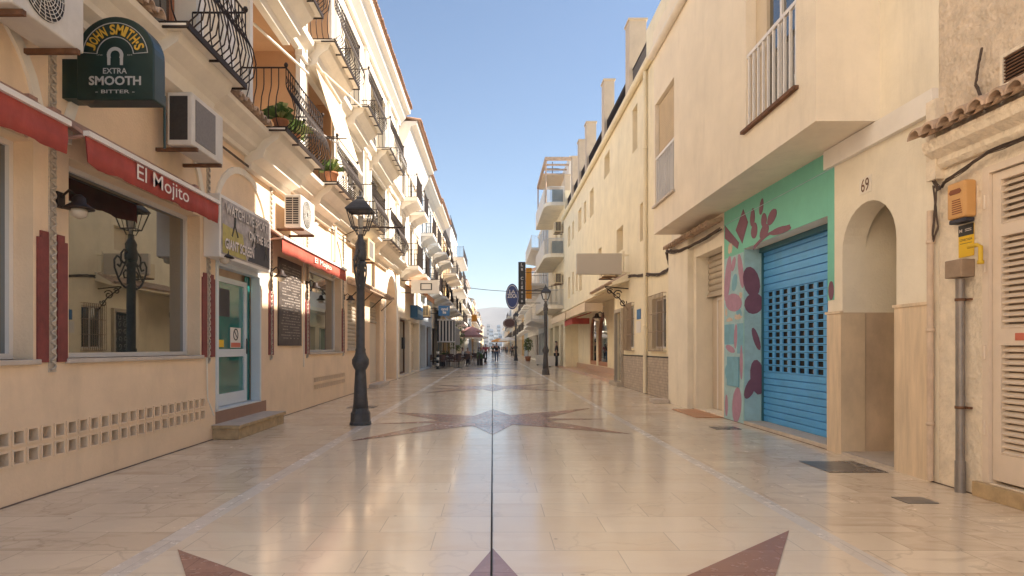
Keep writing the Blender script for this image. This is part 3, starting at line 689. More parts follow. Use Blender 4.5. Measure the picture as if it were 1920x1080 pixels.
plant((LS.x(.5),13.4,F1+.005), 'bushy plant in a big clay pot behind the third balcony railing', 50, .25, .4, .15, seed=8)

# awnings of the bar
def red_awning(y0, y1, label, txt=None, m=None, tsz=.2, tcent=None, seed=0):
    t = thing('awning', label, 'awning', (XL,y0,3.0), 'red shop awnings'); m = m or m_red
    rnd = random.Random(seed)
    mb = MB(); xo = -3.63; n = 40; vs = []; fs = []
    for k in range(n+1):
        y = y0+(y1-y0)*k/n; wv = .018*math.sin(k*.55+seed)+.008*math.sin(k*1.9)+rnd.uniform(-.005,.005); bz = 2.945+.009*math.sin(k*.8+seed)+rnd.uniform(-.004,.004)
        vs += [(xo, y, 3.19), (xo+.006+wv*.5, y, 3.07), (xo+wv, y, bz), (xo+wv-.006, y, bz), (xo-.006+wv*.5, y, 3.07), (xo-.006, y, 3.19)]
    for k in range(n):
        for i in range(5): a = k*6+i; fs.append((a, a+6, a+7, a+1))
    mb.add(vs, fs, True); val = mb.build('valance', m, t)
    mb = MB(); mb.box(xo-.02, xo+.035, y0, y1, 3.19, 3.235); mb.build('front_bar', m_white_al, t)
    mb = MB(); mb.prism([(xo-.02,3.20),(xo-.02,3.225),(LS.x(.06),3.42),(LS.x(.06),3.38)], 'y', y0+.01, y1-.01); mb.build('canopy', m_awnbox, t)
    mb = MB(); mb.tube([(LS.x(.06),y0-.02,3.36),(LS.x(.06),y1+.02,3.36)], .045, 8)
    for y in (y0+.03,y1-.03): mb.tube([(LS.x(0),y,3.1),(LS.x(.16),y,3.18),(xo,y,3.2)], .018, 6); mb.box(LS.x(0),LS.x(.07),y-.05,y+.05,3.22,3.44)
    mb.build('roller', m_awnbox, t)
    if txt:
        q = MB(); text_mb(q, txt, (xo+.028, tcent, 3.065), UL, UZ, height=tsz, width=1.08 if tsz > .2 else 1.3, offset=.004); q.build('lettering', m_letter, t)
    return t
red_awning(2.6,5.33,'plain red valance awning over the nearest left window, cut by the photo edge',seed=1)
red_awning(5.56,8.26,'red awning lettered in white over the big shop window beside the dark green pub sign','El Mojito',tsz=.205,tcent=6.86,seed=2)
red_awning(10.75,15.4,'farther red awning above the chalk menu board','El Mojito',m=m_redlit,tsz=.14,tcent=13.3,seed=3)

# sports sign lightbox
sg = thing('shop_sign', 'lightbox above the bar door announcing live sports on a giant screen', 'sign', (XL,8.5,2.5))
xo = -3.74
mb = MB(); mb.box(XL+.002,xo,8.55,10.5,2.55,3.42); mb.build('box', m_white_al, sg, .01)
mb = MB(); mb.box(xo,xo+.008,8.60,10.45,2.60,3.37); mb.build('panel', mat('sign_panel_grey',(.42,.37,.36),.4,var=.55,vs=7), sg)
mb = MB(); mb.prism([(8.62,2.62),(9.45,2.62),(9.3,2.98),(8.62,3.02)], 'x', xo+.008, xo+.012); mb.build('yellow_patch', mat('sign_mustard',(.50,.42,.12),.5,var=.3,vs=6), sg)
mb = MB(); mb.prism([(9.5,2.62),(10.43,2.62),(10.43,3.1),(10.0,3.05),(9.7,2.8)], 'x', xo+.008, xo+.012); mb.build('dark_patch', m_poster, sg)
mb = MB()
rnd = random.Random(5)
for (cy_,cz_,s_) in ((9.02,3.05,.15),(9.75,3.0,.13),(10.25,2.85,.12)):         # running players, plain silhouettes
    mb.prism([(cy_-.2*s_,cz_),(cy_+.25*s_,cz_-.1*s_),(cy_+.3*s_,cz_+.9*s_),(cy_-.1*s_,cz_+1.0*s_)], 'x', xo+.012, xo+.014)
    mb.prism([(cy_-.2*s_,cz_),(cy_+.05*s_,cz_),(cy_-.5*s_,cz_-1.1*s_),(cy_-.75*s_,cz_-1.0*s_)], 'x', xo+.012, xo+.0145)
    mb.prism([(cy_+.0*s_,cz_),(cy_+.25*s_,cz_),(cy_+.9*s_,cz_-.9*s_),(cy_+.6*s_,cz_-1.0*s_)], 'x', xo+.012, xo+.015)
    mb.prism([(cy_+.2*s_+.16*s_*math.cos(t*.785)*1.3,cz_+1.2*s_+.2*s_*math.sin(t*.785)) for t in range(8)], 'x', xo+.012, xo+.014)
mb.build('player_figure', m_black, sg)
for k, (s_, y_, z_, w_, h_) in enumerate((('WATCH LIVE SPORT',9.5,3.25,1.6,.15),('ON THE BIG',9.95,3.02,.85,.14),('GIANT SCREEN',9.2,2.76,1.05,.15))):
    for (mm, dx, of, nm) in ((m_black,.0,.085,'lettering_outline'),(m_letter,.003,.035,'lettering')):
        q = MB(); text_mb(q, s_, (xo+.018+dx, y_, z_), UL, UZ, width=w_, height=h_, offset=of); q.build(nm, mm, sg)

# chalk menu board
mbd = thing('menu_board', 'tall dark menu board with faded chalk lines beside the red awning window', 'menu board', (XL,11.5,1.35))
flat(mbd,'board', mat('slate_board',(.09,.07,.06),.6,var=.5,vs=5), LS, .004, 11.5, 12.85, 1.34, 2.98, th=.03)
mb = MB(); rnd = random.Random(9); z = 2.85
while z > 1.45:
    y = 11.6+rnd.uniform(0,.15)
    while y < 12.7:
        w_ = rnd.uniform(.03,.12)
        if rnd.random() < .8: mb.box(LS.x(.034), LS.x(.036), y, min(y+w_,12.75), z, z+.018)
        y += w_+.03
    z -= .055
mb.build('chalk_lines', mat('chalk',(.35,.30,.26),.9,var=.3,vs=20), mbd)

# pub sign, camera-facing arched lightbox
ps = thing('pub_sign', 'dark green arched beer lightbox projecting over the street at upper left', 'sign', (-3.5,5.85,3.57))
def archpts(x0, x1, z0, z1, n=20, sh=.30):
    m_ = (x0+x1)/2; hr = (x1-x0)/2; zc = z1-hr*.95
    return [(x0,z0),(x1,z0),(x1,zc)]+[(m_+hr*math.cos(math.pi*k/n), zc+(z1-zc)*math.sin(math.pi*k/n)) for k in range(1,n)]+[(x0,zc)]
sx0, sx1, sz0, sz1, sy = -3.90, -3.115, 3.58, 4.35, 5.74
mb = MB(); mb.prism([(-3.84,sz0+.16),(-3.84,sz0+.38),(-3.90,sz0+.38),(-3.90,sz0+.02),(-3.14,sz0+.0)] if False else archpts(-3.83,sx1,sz0,sz1), 'y', sy, sy+.2); mb.build('box', m_green_sign, ps, .012)
mb = MB(); mb.box(XL+.002,-3.832,sy+.01,sy+.19,sz0+.02,sz0+.38); mb.tube([(-3.13,sy+.21,3.2),(-3.13,sy+.21,3.7)], .012, 6); mb.build('bracket', m_green_sign, ps)
cxs = (-3.83+sx1)/2; czs = sz1-.36
def arcband(mb, r0, r1, a0, a1, y0, y1, n=18):
    for k in range(n):
        t0, t1 = a0+(a1-a0)*k/n, a0+(a1-a0)*(k+1)/n
        P = lambda t, r: (cxs+r*math.cos(t), czs+r*math.sin(t))
        mb.prism([P(t0,r0),P(t1,r0),P(t1,r1),P(t0,r1)], 'y', y0, y1)
mb = MB(); arcband(mb,.295,.302,R(5),R(175),sy-.004,sy); arcband(mb,.165,.172,R(5),R(175),sy-.004,sy)
for t in (5,175):
    P = lambda r, dt: (cxs+r*math.cos(R(t)+dt), czs+r*math.sin(R(t)+dt))
    mb.prism([P(.165,-.01),P(.302,-.01),P(.302,.012),P(.165,.012)], 'y', sy-.0045, sy)
mb.build('border_line', m_silver, ps)
q = MB(); s_ = "JOHN SMITH'S"; N_ = len(s_)
wid = {'I':.6,"'":.4,' ':.5,'M':1.25}; tot = sum(wid.get(c,1) for c in s_); ang = R(168); acc = 0
for c in s_:
    wc = wid.get(c,1); t = ang-(R(156))*(acc+wc/2)/tot; acc += wc
    if c == ' ': continue
    u = Vector((math.sin(t), 0, -math.cos(t))); v = Vector((math.cos(t), 0, math.sin(t)))
    text_mb(q, c, (cxs+.235*math.cos(t), sy-.006, czs+.235*math.sin(t)), u, v, height=.095 if c != "'" else .03, width=.052*wc, offset=.03)
q.build('gold_lettering', m_gold, ps)
q = MB(); arcband(q,.045,.075,R(-30),R(210),sy-.006,sy,14)      # horseshoe
q.build('horseshoe', m_silver, ps)
mb = MB()
for sgn in (-1,1): mb.box(cxs+sgn*.058-.013,cxs+sgn*.058+.013,sy-.0055,sy,czs-.09,czs-.02)
mb.build('horseshoe_end', m_silver, ps)
q = MB(); text_mb(q,'EXTRA',(cxs,sy-.006,czs-.145),UC,UZ,width=.22,height=.052,offset=.015); text_mb(q,'SMOOTH',(cxs,sy-.006,czs-.235),UC,UZ,width=.48,height=.085,offset=.03)
text_mb(q,'- BITTER -',(cxs,sy-.006,czs-.335),UC,UZ,width=.36,height=.032,offset=.01); text_mb(q,'1758',(cxs-.14,sy-.006,czs),UC,UZ,width=.05,height=.012); text_mb(q,'EST.',(cxs+.14,sy-.006,czs),UC,UZ,width=.05,height=.012); q.build('lettering', m_silver, ps)

# air conditioners
def ac(sd, y0, y1, o0, o1, z0, z1, label, m=None, fan=True, near_grille=True, mirror=1):
    m = m or m_ac
    t = thing('air_conditioner', label, 'air conditioner', (sd.x(o0),(y0+y1)/2,z0), 'wall air conditioners')
    mb = MB(); sbox(mb, sd, o0, o1, y0, y1, z0, z1); mb.build('casing', m, t, .015)
    xf = sd.x(o1+.002)
    mb = MB(); fw = y1-y0; yc = y0+fw*.40; zc = (z0+z1)/2; rr = (z1-z0)*.42
    if fan:
        disc = [(yc+rr*math.cos(2*math.pi*k/28), zc+rr*math.sin(2*math.pi*k/28)) for k in range(28)]
        mb.prism(disc, 'x', sd.x(o1+.001), sd.x(o1+.004)); mb.build('fan_opening', m_acdark, t)
        mb = MB()
        for r_ in [rr*q for q in (.2,.36,.5,.62,.74,.86,.98)]:
            pts = [(sd.x(o1+.014), yc+r_*math.cos(2*math.pi*k/24), zc+r_*math.sin(2*math.pi*k/24)) for k in range(25)]
            mb.tube(pts, .0035, 4, cap=False)
        for k in range(20):
            a = 2*math.pi*k/20; mb.tube([(sd.x(o1+.014), yc+rr*.2*math.cos(a), zc+rr*.2*math.sin(a)), (sd.x(o1+.014), yc+rr*math.cos(a+.35), zc+rr*math.sin(a+.35))], .0035, 4, cap=False)
        mb.build('fan_guard', m, t)
    else:
        sbox(mb, sd, o1+.001, o1+.006, y0+fw*.1, y0+fw*.72, z0+.07, z1-.06); mb.build('fan_opening', mat('grey_mesh',(.22,.2,.19),.6,.2,var=.2,vs=30), t)
    mb = MB(); n = 12; zz0, zz1 = z0+.06, z1-.05
    mb.box(sd.x(o0+.03), sd.x(o1-.05), y0-.004, y0-.001, zz0, zz1); mb.build('coil', m_acdark, t)
    if near_grille:
        mb = MB()
        for k in range(n+1):
            z = zz0+(zz1-zz0)*k/n; mb.box(sd.x(o0+.03), sd.x(o1-.05), y0-.012, y0-.004, z-.004, z+.004)
        mb.box(sd.x((o0+o1)/2-.005), sd.x((o0+o1)/2+.005), y0-.013, y0-.004, zz0, zz1); mb.build('grille', m, t)
    mb = MB()
    for y in (y0+.1,y1-.1):
        mb.nx(); sbox(mb, sd, .002, o1+.02, y-.02, y+.02, z0-.045, z0-.004)
    mb.build_each('bracket', m_rust, t)
    return t
ac(LS,4.55,5.36,.15,.46,3.82,4.38,'dirty white air conditioner at the top left corner with a round fan guard')
ac(LS,7.26,8.1,.18,.47,3.66,4.28,'weathered air conditioner on rusty brackets just right of the green pub sign',fan=False,near_grille=False)
ac(LS,11.4,12.26,.16,.47,3.5,4.1,'white air conditioner with a slatted near side above the farther red awning')
ac(LS,17.6,18.5,.14,.47,3.82,4.4,'cream box air conditioner right of the near lamp post',m_ac_cream,fan=False)

# wall lamps on the pilasters
def wall_lamp(sd, y, z, label, m=None, sc=1):
    t = thing('wall_lamp', label, 'wall lamp', (sd.x(0),y,z), 'small wall lamps'); m = m or m_iron
    mb = MB(); sbox(mb, sd, .0,.03,y-.05*sc,y+.05*sc,z-.04*sc,z+.10*sc); mb.tube([(sd.x(.02),y,z+.05*sc),(sd.x(.10*sc),y,z+.12*sc),(sd.x(.18*sc),y,z+.06*sc)], .012*sc, 6); mb.build('arm', m, t)
    c = (sd.x(.19*sc), y, z-.10*sc)
    mb = MB(); mb.lathe([(.13*sc,.045*sc),(.12*sc,.06*sc),(.06*sc,.10*sc),(.055*sc,.15*sc),(.02*sc,.18*sc)], c, 12); mb.build('shade', m, t)
    mb = MB(); mb.lathe([(.02*sc,-.04*sc),(.06*sc,-.02*sc),(.07*sc,.02*sc),(.065*sc,.044*sc)], c, 12); mb.build('glass', m_lampglass, t)
    return t
for (y, lab) in ((5.7,'small iron wall lamp on the maroon pilaster under the pub sign'),(8.8,'small iron wall lamp left of the bar door sign'),(11.15,'small iron wall lamp between the sports sign and the menu board'),(13.3,'small iron wall lamp between the menu board and the far window'),(16.6,'small iron wall lamp beside the grey shuttered window')):
    wall_lamp(LS, y, 2.62, lab)

# ================================================================== LEFT BUILDING 2 and on: generic town houses
def house(sd, y0, y1, h, wall, label, floors, roof='tile', eave=.9, balc=(), win=m_glass, shop=None, trim=None, name='town_house', det=True, wcols=None, belly=.12, blind=None, eaveh=.6, rail=None, fz=None, bm=None):
    trim = trim or m_white_trim; t = thing(name, label, 'house', (sd.X,y0,0))
    fz = fz or [3.3+k*2.9 for k in range(floors)]
    n = max(2, int(round((y1-y0)/2.6))); cols = wcols or [(y0+(y1-y0)*(k+.5)/n) for k in range(n)]
    ops_ = []; ww = .5
    for zf in fz:
        for c in cols: ops_.append(op(c-ww,c+ww,zf+.15,zf+2.2,.22))
    shops = []
    if shop:
        k = len(shop); st_ = (y1-y0)/k
        for i in range(k): shops.append((y0+st_*i+.3, y0+st_*(i+1)-.3, shop[i])); ops_.append(op(y0+st_*i+.3, y0+st_*(i+1)-.3, .1, 2.6, .35))
    mb = MB(); facade(mb, sd, y0, y1, 0, h, ops_); mb.build('wall', wall, t)
    for zf in fz:
        for i, c in enumerate(cols):
            if det: 
                if (i+int(zf)) % 3 == 0 or blind: roller(t, sd, c-ww,c+ww,zf+.15+(.9 if not blind and i % 2 else 0),zf+2.2,.22, blind or m_shutter2, .12, 'blind', False)
                window(t, sd, c-ww,c+ww,zf+.15,zf+2.2,.24, m_white_al, win, 1, 0, .06)
                mb = MB(); sbox(mb, sd, 0,.04,c-ww-.12,c-ww,zf+.1,zf+2.3); sbox(mb, sd, 0,.04,c+ww,c+ww+.12,zf+.1,zf+2.3); sbox(mb, sd, 0,.07,c-ww-.15,c+ww+.15,zf+2.3,zf+2.42); mb.build('window_surround', trim, t)
            else:
                mb = MB(); sbox(mb, sd, -.2,-.15,c-ww+.02,c+ww-.02,zf+.17,zf+2.18); mb.build('window', win, t)
    for (a, b, ty) in shops:
        if ty == 's': roller(t, sd, a,b,.1,2.6,.35, m_shutter2, .12)
        elif ty == 'g': roller(t, sd, a,b,.1,2.6,.35, m_shutter, .12)
        else: window(t, sd, a,b,.1,2.6,.3, m_brown if ty == 'w' else m_white_al, m_glass_green if ty == 'v' else m_glass_shop, 1, 0, .08, 'shop_window')
    for (a, b, zf, out) in balc:
        bo = MB(); sbox(bo, sd, -.03,out,a,b,zf-.16,zf)
        if eaveh and det: cove(bo, sd, a+.15,b-.15,[(-.03,zf-.5),(.1,zf-.5),(.2,zf-.36),(out-.2,zf-.2),(out-.1,zf-.162),(-.03,zf-.162)])
        bq = bo.build('balcony', bm or trim, t); f = MB(); railing_mesh(f, sd, a+.03,b-.03,zf,out-.03,.95,belly,.12 if det else .3,.011 if det else .02, det, ends=(1,1)); f.build('railing', rail or m_iron, bq)
    if roof == 'tile':
        mb = MB(); cove(mb, sd, y0, y1, [(-.05,h-eaveh),(.08,h-eaveh),(.14,h-eaveh*.75),(eave*.45,h-eaveh*.4),(eave*.6,h-.22),(eave*.85,h-.14),(eave*.88,h-.001),(-.05,h-.001)]); mb.build('eaves_cornice', trim, t)
        if det: tiled_roof(t, sd, y0, y1, h+.003, eave, m_tile)
        else:
            mb = MB(); mb.prism([(sd.x(eave),h+.003),(sd.x(eave),h+.12),(sd.x(-5),h+1.6),(sd.x(-5),h+.003)], 'y', y0, y1); mb.build('roof', m_tile, t)
    elif roof == 'flat':
        mb = MB(); sbox(mb, sd, -.25,.08,y0,y1,h+.002,h+.18); mb.build('parapet', trim, t)
    elif roof == 'rail':
        mb = MB(); sbox(mb, sd, -.25,.12,y0,y1,h+.002,h+.14); pq = mb.build('parapet', trim, t); f = MB(); railing_mesh(f, sd, y0+.05,y1-.05,h+.14,.05,1.0,0,.14,.012,False,inner=-3); f.build('railing', rail or m_iron, pq)
    return t
h2 = house(LS, 26.25, 33.8, 10.84, m_peach_up, 'cream house with a deep coved eave, second on the left', 2, 'tile', .9, [(26.6,28.4,4.8,.8),(29.6,31.6,4.8,.8),(26.7,28.6,7.75,.75),(29.6,31.4,7.75,.75)], shop=['w','s'], fz=[4.8,7.7], belly=0, eaveh=1.5)
h3 = house(LS, 33.8, 40.5, 10.6, m_bluegrey, 'pale blue-white plastered house, third on the left', 2, 'tile', .7, [(34.3,36.5,4.7,.8),(37.4,39.8,4.7,.8),(34.3,36.5,7.6,.7),(37.4,39.8,7.6,.7)], shop=['g','w'], fz=[4.7,7.6], trim=m_white, belly=0, blind=mat('blue_shutters',(.28,.42,.58),.6))
h4 = house(LS, 40.5, 49, 10.9, m_peach_up, 'peach house with terracotta eaves, fourth on the left', 2, 'tile', .7, [(41,43.5,4.7,.9),(41,43.5,7.6,.9),(45,48,4.7,.9),(45,48,7.6,.9)], shop=['w','v'], fz=[4.7,7.6], belly=.1)
h5 = house(LS, 49, 58, 9.9, m_ochre, 'ochre house with orange awnings on its balconies, fifth on the left', 2, 'rail', .5, [(49.5,52.5,4.4,1.1),(49.5,52.5,7.2,1.1),(54,57.6,4.4,1.1),(54,57.6,7.2,1.1)], shop=['w','v'], fz=[4.4,7.2], belly=0)
h6 = house(LS, 58, 68, 12.4, m_white, 'white block with long balconies and a roof terrace rail, sixth on the left', 3, 'rail', .5, [(58.4,67.5,3.8,1.25),(58.4,67.5,6.8,1.25),(58.4,67.5,9.8,1.25)], shop=['g','w','v'], fz=[3.8,6.8,9.8], belly=0)

# sporting hoop-like signboard, projecting boards on the left side
hb = thing('projecting_sign', 'white projecting board with a black rectangle drawn on it, held by an iron frame', 'sign', (XL,28,4))
Yb = 27.0; xx = lambda px: (px-CX)*Yb/F; zz = lambda py: Zy(py, Yb)
mb = MB(); mb.box(xx(771),xx(823),Yb,Yb+.06,zz(550),zz(525)); mb.build('board', m_white, hb)
mb = MB(); 
for (a,b,c,d_) in ((788,790,531,544),(808,810,531,544)): mb.box(xx(a),xx(b),Yb-.006,Yb,zz(d_),zz(c))
mb.box(xx(790),xx(808),Yb-.006,Yb,zz(532.5),zz(531)); mb.box(xx(790),xx(808),Yb-.006,Yb,zz(544),zz(542.5)); mb.build('drawn_rectangle', m_black, hb)
mb = MB(); mb.tube([(XL,Yb+.03,zz(526)),(xx(771),Yb+.03,zz(526))], .02, 5); mb.tube([(XL,Yb+.03,zz(549)),(xx(771),Yb+.03,zz(549))], .02, 5); mb.build('bracket', m_iron, hb)

def proj_sign(sd, Y, px0, px1, py0, py1, m, name, label, lines=(), lm=None, th=.12, oval=False, rim=None):
    t = thing(name, label, 'sign', ((px0-CX)*Y/F, Y, Zy(py1, Y)))
    x0, x1 = (px0-CX)*Y/F, (px1-CX)*Y/F; z0, z1 = Zy(py1,Y), Zy(py0,Y); cx_, cz_ = (x0+x1)/2, (z0+z1)/2; rx, rz = (x1-x0)/2, (z1-z0)/2
    mb = MB()
    if oval: mb.prism([(cx_+rx*math.cos(2*math.pi*k/32), cz_+rz*math.sin(2*math.pi*k/32)) for k in range(32)], 'y', Y, Y+th)
    else: mb.box(x0,x1,Y,Y+th,z0,z1)
    mb.build('box', m, t, .01 if not oval else 0)
    if oval:
        mb = MB()
        for (q0,q1) in ((.84,.89),):
            for k in range(32):
                a, b = 2*math.pi*k/32, 2*math.pi*(k+1)/32; P = lambda t_, q: (cx_+rx*q*math.cos(t_), cz_+rz*q*math.sin(t_))
                mb.prism([P(a,q0),P(b,q0),P(b,q1),P(a,q1)], 'y', Y-.006, Y)
        mb.build('border_line', rim or m_letter, t)
    for (s_, fx, fz, fw_, fh) in lines:
        q = MB(); text_mb(q, s_, (cx_+rx*fx, Y-.012, cz_+rz*fz), UC, UZ, width=2*rx*fw_ if fw_ else None, height=2*rz*fh, offset=.03); q.build('lettering', lm or m_letter, t)
    mb = MB(); xw = sd.x(0); xe = x0 if sd.s > 0 else x1
    for zf in (.75,.25):
        z = z0+(z1-z0)*zf; mb.tube([(xw,Y+th/2,z),(xe+(-.02 if sd.s > 0 else .02)*0,Y+th/2,z)], .02, 5)
    mb.build('bracket', m_iron, t)
    return t
proj_sign(LS, 36, 822, 843, 573, 592, m_bluesign, 'projecting_sign', 'small blue projecting board with white lettering on the left side', [('ond',.1,.35,.6,.3),('ls',.1,-.3,.3,.3)], m_letter)
bs = thing('shop_sign', 'dark blue rectangular shop sign above the roller shutter on the left', 'sign', (XL,30,3))
mb = MB(); sbox(mb, LS, .003,.35, 30.0,32.4, 2.75,3.35); mb.build('box', m_bluesign, bs, .01)
mb = MB(); sbox(mb, LS, .35,.356, 30.1,32.3, 2.95,3.15); mb.build('stripe', mat('pale_blue_paint',(.35,.5,.65),.5), bs)
oa = thing('awning', 'small orange sloping awning on the left below the white projecting board', 'awning', (XL,28.5,3.4))
mb = MB(); mb.prism([(LS.x(.01),4.15),(LS.x(.01),4.19),(LS.x(1.0),3.75),(LS.x(1.0),3.71)], 'y', 28.2,31.5); mb.build('canopy', mat('orange_canvas',(.55,.25,.10),.8), oa)
mb = MB(); sbox(mb, LS, 1.0,1.02,28.2,31.5,3.5,3.74); mb.build('valance', mat('orange_canvas',(.55,.25,.10),.8), oa)
ac(LS,33.9,34.8,.15,.5,3.0,3.6,'small cream air conditioner low on the blue-white house',m_ac_cream)
wall_b = thing('mailbox', 'small dark meter box on the wall of the second left house', 'box', (XL,27.4,1.4)); 
mb = MB(); sbox(mb, LS, .003,.10,27.1,27.5,1.25,1.75); mb.build('box', m_black, wall_b, .01); mb = MB(); sbox(mb, LS, .10,.108,27.14,27.46,1.3,1.7); mb.build('lid', m_castiron, wall_b)

# striped awning
sa = thing('striped_awning', 'black and white striped awning hanging over the cafe on the left', 'awning', (XL,40,3))
Ys = 42.0; m_blk2 = mat('black_canvas',(.02,.02,.025),.8); xs0, xs1 = (820-CX)*Ys/F, (853-CX)*Ys/F; z0, z1 = Zy(641,Ys), Zy(600,Ys)
mb = MB(); n = 11
for k in range(n):
    mb.mi = k % 2; a = xs0+(xs1-xs0)*k/n; b = xs0+(xs1-xs0)*(k+1)/n; mb.box(a,b,Ys,Ys+.03,z0,z1)
mb.build('side_panel', [m_blk2, m_white_cloth], sa)
mb = MB()
for k in range(20):
    mb.mi = k % 2; a = Ys+.03+k*.3; b = a+.3
    mb.quad((xs1,a,z1-.5),(xs1,b,z1-.5),(XL,b,z1+.9),(XL,a,z1+.9)); mb.box(xs1,xs1+.02,a,b,z0-.2,z1-.5)
mb.build('canopy', [m_blk2, m_white_cloth], sa)
mb = MB(); mb.tube([(xs0,Ys-.02,z0),(xs1,Ys-.02,z0)], .05, 6); mb.tube([(xs0,Ys-.02,z1),(xs1,Ys-.02,z1)], .05, 6); mb.tube([(xs1,Ys,0),(xs1,Ys,z1)], .03, 6); mb.build('frame', m_white_al, sa)
pl = thing('striped_bollard', 'short black and white banded post at the cafe corner on the left', 'post', (-3.35,38,0))
mb = MB()
for k in range(6): mb.mi = k % 2; mb.lathe([(.09,k*.18),(.09,k*.18+.178)], (-3.35,38,0), 10)
mb.build('shaft', [m_black, m_white], pl); mb = MB(); mb.lathe([(.13,-.0),(.13,.03)], (-3.35,38,0), 10); mb.build('base', m_black, pl)

# ================================================================== RIGHT SIDE near
RS = Side(XR, -1)
r0 = thing('town_house', 'rough-plastered house at the right edge with a louvred white door', 'house', (XR,-6,0))
mb = MB(); facade(mb, RS, -.5, 5.97, 0, 2.98, [op(4.2,5.43,.14,2.86,.12)], top=False); mb.build('wall', m_lowrough, r0)
mb = MB(); facade(mb, RS, -.5, 5.97, 2.98, 12, []); mb.build('upper_wall', m_rough, r0)
mb = MB(); sbox(mb, RS, 0,.085, 5.90,6.03, 2.9, 3.66); mb.build('corner_pilaster', m_lowrough, r0)
# louvred door
d = MB()
def lv(y0, y1, z0, z1):
    n = max(2, int((z1-z0)/.052))
    for k in range(n):
        z = z0+(z1-z0)*k/n; h_ = (z1-z0)/n
        d.prism([(RS.x(-.07),z+h_*.55),(RS.x(-.065),z+h_*.75),(RS.x(-.03),z+h_*.25),(RS.x(-.035),z+h_*.02)], 'y', y0, y1)
fr = lambda *a: sbox(d, RS, *a)
fr(-.10,.01,5.36,5.43,.14,2.86); fr(-.10,.01,4.2,4.26,.14,2.86); fr(-.10,.01,4.26,5.36,2.80,2.86)
fr(-.09,-.02,5.27,5.355,.17,2.79); fr(-.09,-.02,4.265,4.35,.17,2.79)
for (a,b) in ((.17,.40),(1.32,1.46),(2.24,2.34),(2.72,2.79)): fr(-.09,-.02,4.35,5.27,a,b)
for (a,b) in ((.40,1.32),(1.46,2.24),(2.34,2.72)): lv(4.35,5.27,a,b)
ld = d.build('louvred_door', m_louver, r0)
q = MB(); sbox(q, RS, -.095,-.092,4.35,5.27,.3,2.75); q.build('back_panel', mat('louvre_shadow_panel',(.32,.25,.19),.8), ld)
q = MB()
for z in (.55,1.2,1.95,2.5): q.nx(); q.tube([(RS.x(.015),5.40,z),(RS.x(.015),5.40,z+.12)], .012, 6)
q.build_each('hinge', m_louver, ld)
q = MB(); sbox(q, RS, -.02,-.015,4.98,5.12,1.36,1.42); q.build('label_plate', m_redlabel, ld)
q = MB(); sbox(q, RS, 0,.05,3.9,5.5,.0,.13); q.build('door_sill', m_stepside, r0, .006)
q = MB(); cove(q, RS, 3.0,5.95,[(-.02,2.99),(.04,2.99),(.07,3.03),(.07,3.08),(.16,3.14),(.18,3.2),(.18,3.24),(-.02,3.28)]); q.build('canopy_moulding', m_lowrough, r0)
q = MB(); tile_row(q, RS, 3.0,5.98,3.27,.02,.30,.10,.085); q.build('canopy_tiles', m_tile_pale, r0)
# vent grille
vg = thing('vent_grille', 'dark slatted ventilation grille in a cream frame at the upper right edge', 'vent', (XR,5.1,3.4))
q = MB(); ya, yb = 4.78, 5.22; z0, z1 = 3.46, 3.74
sbox(q, RS, .0,.03,ya,ya+.03,z0,z1); sbox(q, RS, .0,.03,yb-.03,yb,z0,z1); sbox(q, RS, .0,.03,ya+.03,yb-.03,z0,z0+.03); sbox(q, RS, .0,.03,ya+.03,yb-.03,z1-.03,z1); q.build('frame', m_lowrough, vg)
q = MB(); sbox(q, RS, .002,.006,ya+.03,yb-.03,z0+.03,z1-.03); q.build('opening', m_dark, vg)
q = MB()
for k in range(8): z = z0+.04+k*.028; sbox(q, RS, .008,.02,ya+.03,yb-.03,z,z+.01)
q.build('slats', m_rust, vg)
# downpipes and conduit
q = MB(); q.tube([(RS.x(.05),6.02,.02),(RS.x(.05),6.02,2.62)], .03, 10); 
for z in (.55,1.45,2.3): q.lathe([(.036,0),(.036,.035)], (RS.x(.05),6.02,z), 10)
tag(q.build('water_pipe', m_pipe_rust), 'thin white pipe with rust patches beside the marble-clad arch', 'pipe')
cd = thing('conduit', 'thick grey metal conduit rising to a box beside the louvred door', 'conduit', (RS.x(.06),5.62,0))
q = MB(); q.tube([(RS.x(.06),5.62,.0),(RS.x(.06),5.62,.28)], .043, 12); q.tube([(RS.x(.06),5.62,.28),(RS.x(.06),5.62,1.92)], .036, 12); q.build('pipe', m_grey_pipe, cd)
q = MB(); 
for z in (.75,1.72): q.nx(); q.lathe([(.042,0),(.042,.025)], (RS.x(.06),5.62,z), 12); sbox(q, RS, 0,.03,5.55,5.69,z+.003,z+.022)
q.build_each('clamp', m_rust, cd)
q = MB(); sbox(q, RS, .002,.13,5.52,5.72,1.93,2.09); q.build('junction_box', mat('tan_box',(.36,.26,.18),.6,.2,var=.2,vs=9), cd, .008)
q = MB(); q.tube([(RS.x(.08),5.5,2.19),(RS.x(.08),5.40,2.19),(RS.x(.08),5.36,2.17),(RS.x(.08),5.36,2.04)], .018, 8); q.lathe([(.026,0),(.026,.03)], (RS.x(.08),5.36,2.02), 8)
tag(q.build('gas_pipe', m_yellow_pipe), 'bent yellow gas pipe by the louvred door', 'pipe')
ob = thing('alarm_box', 'orange siren box hanging under the cables by the louvred door', 'alarm', (XR,5.62,2.4))
q = MB(); sbox(q, RS, .002,.11,5.50,5.72,2.46,2.79); q.build('cover', m_orangebox, ob, .02)
q = MB(); sbox(q, RS, .01,.10,5.51,5.71,2.42,2.458); q.build('underside_lamp', m_poster, ob, .01)
q = MB()
for k in range(7): sbox(q, RS, .1105,.114,5.53+.004*k,5.65-.004*k*0,2.50+.02*k,2.508+.02*k)
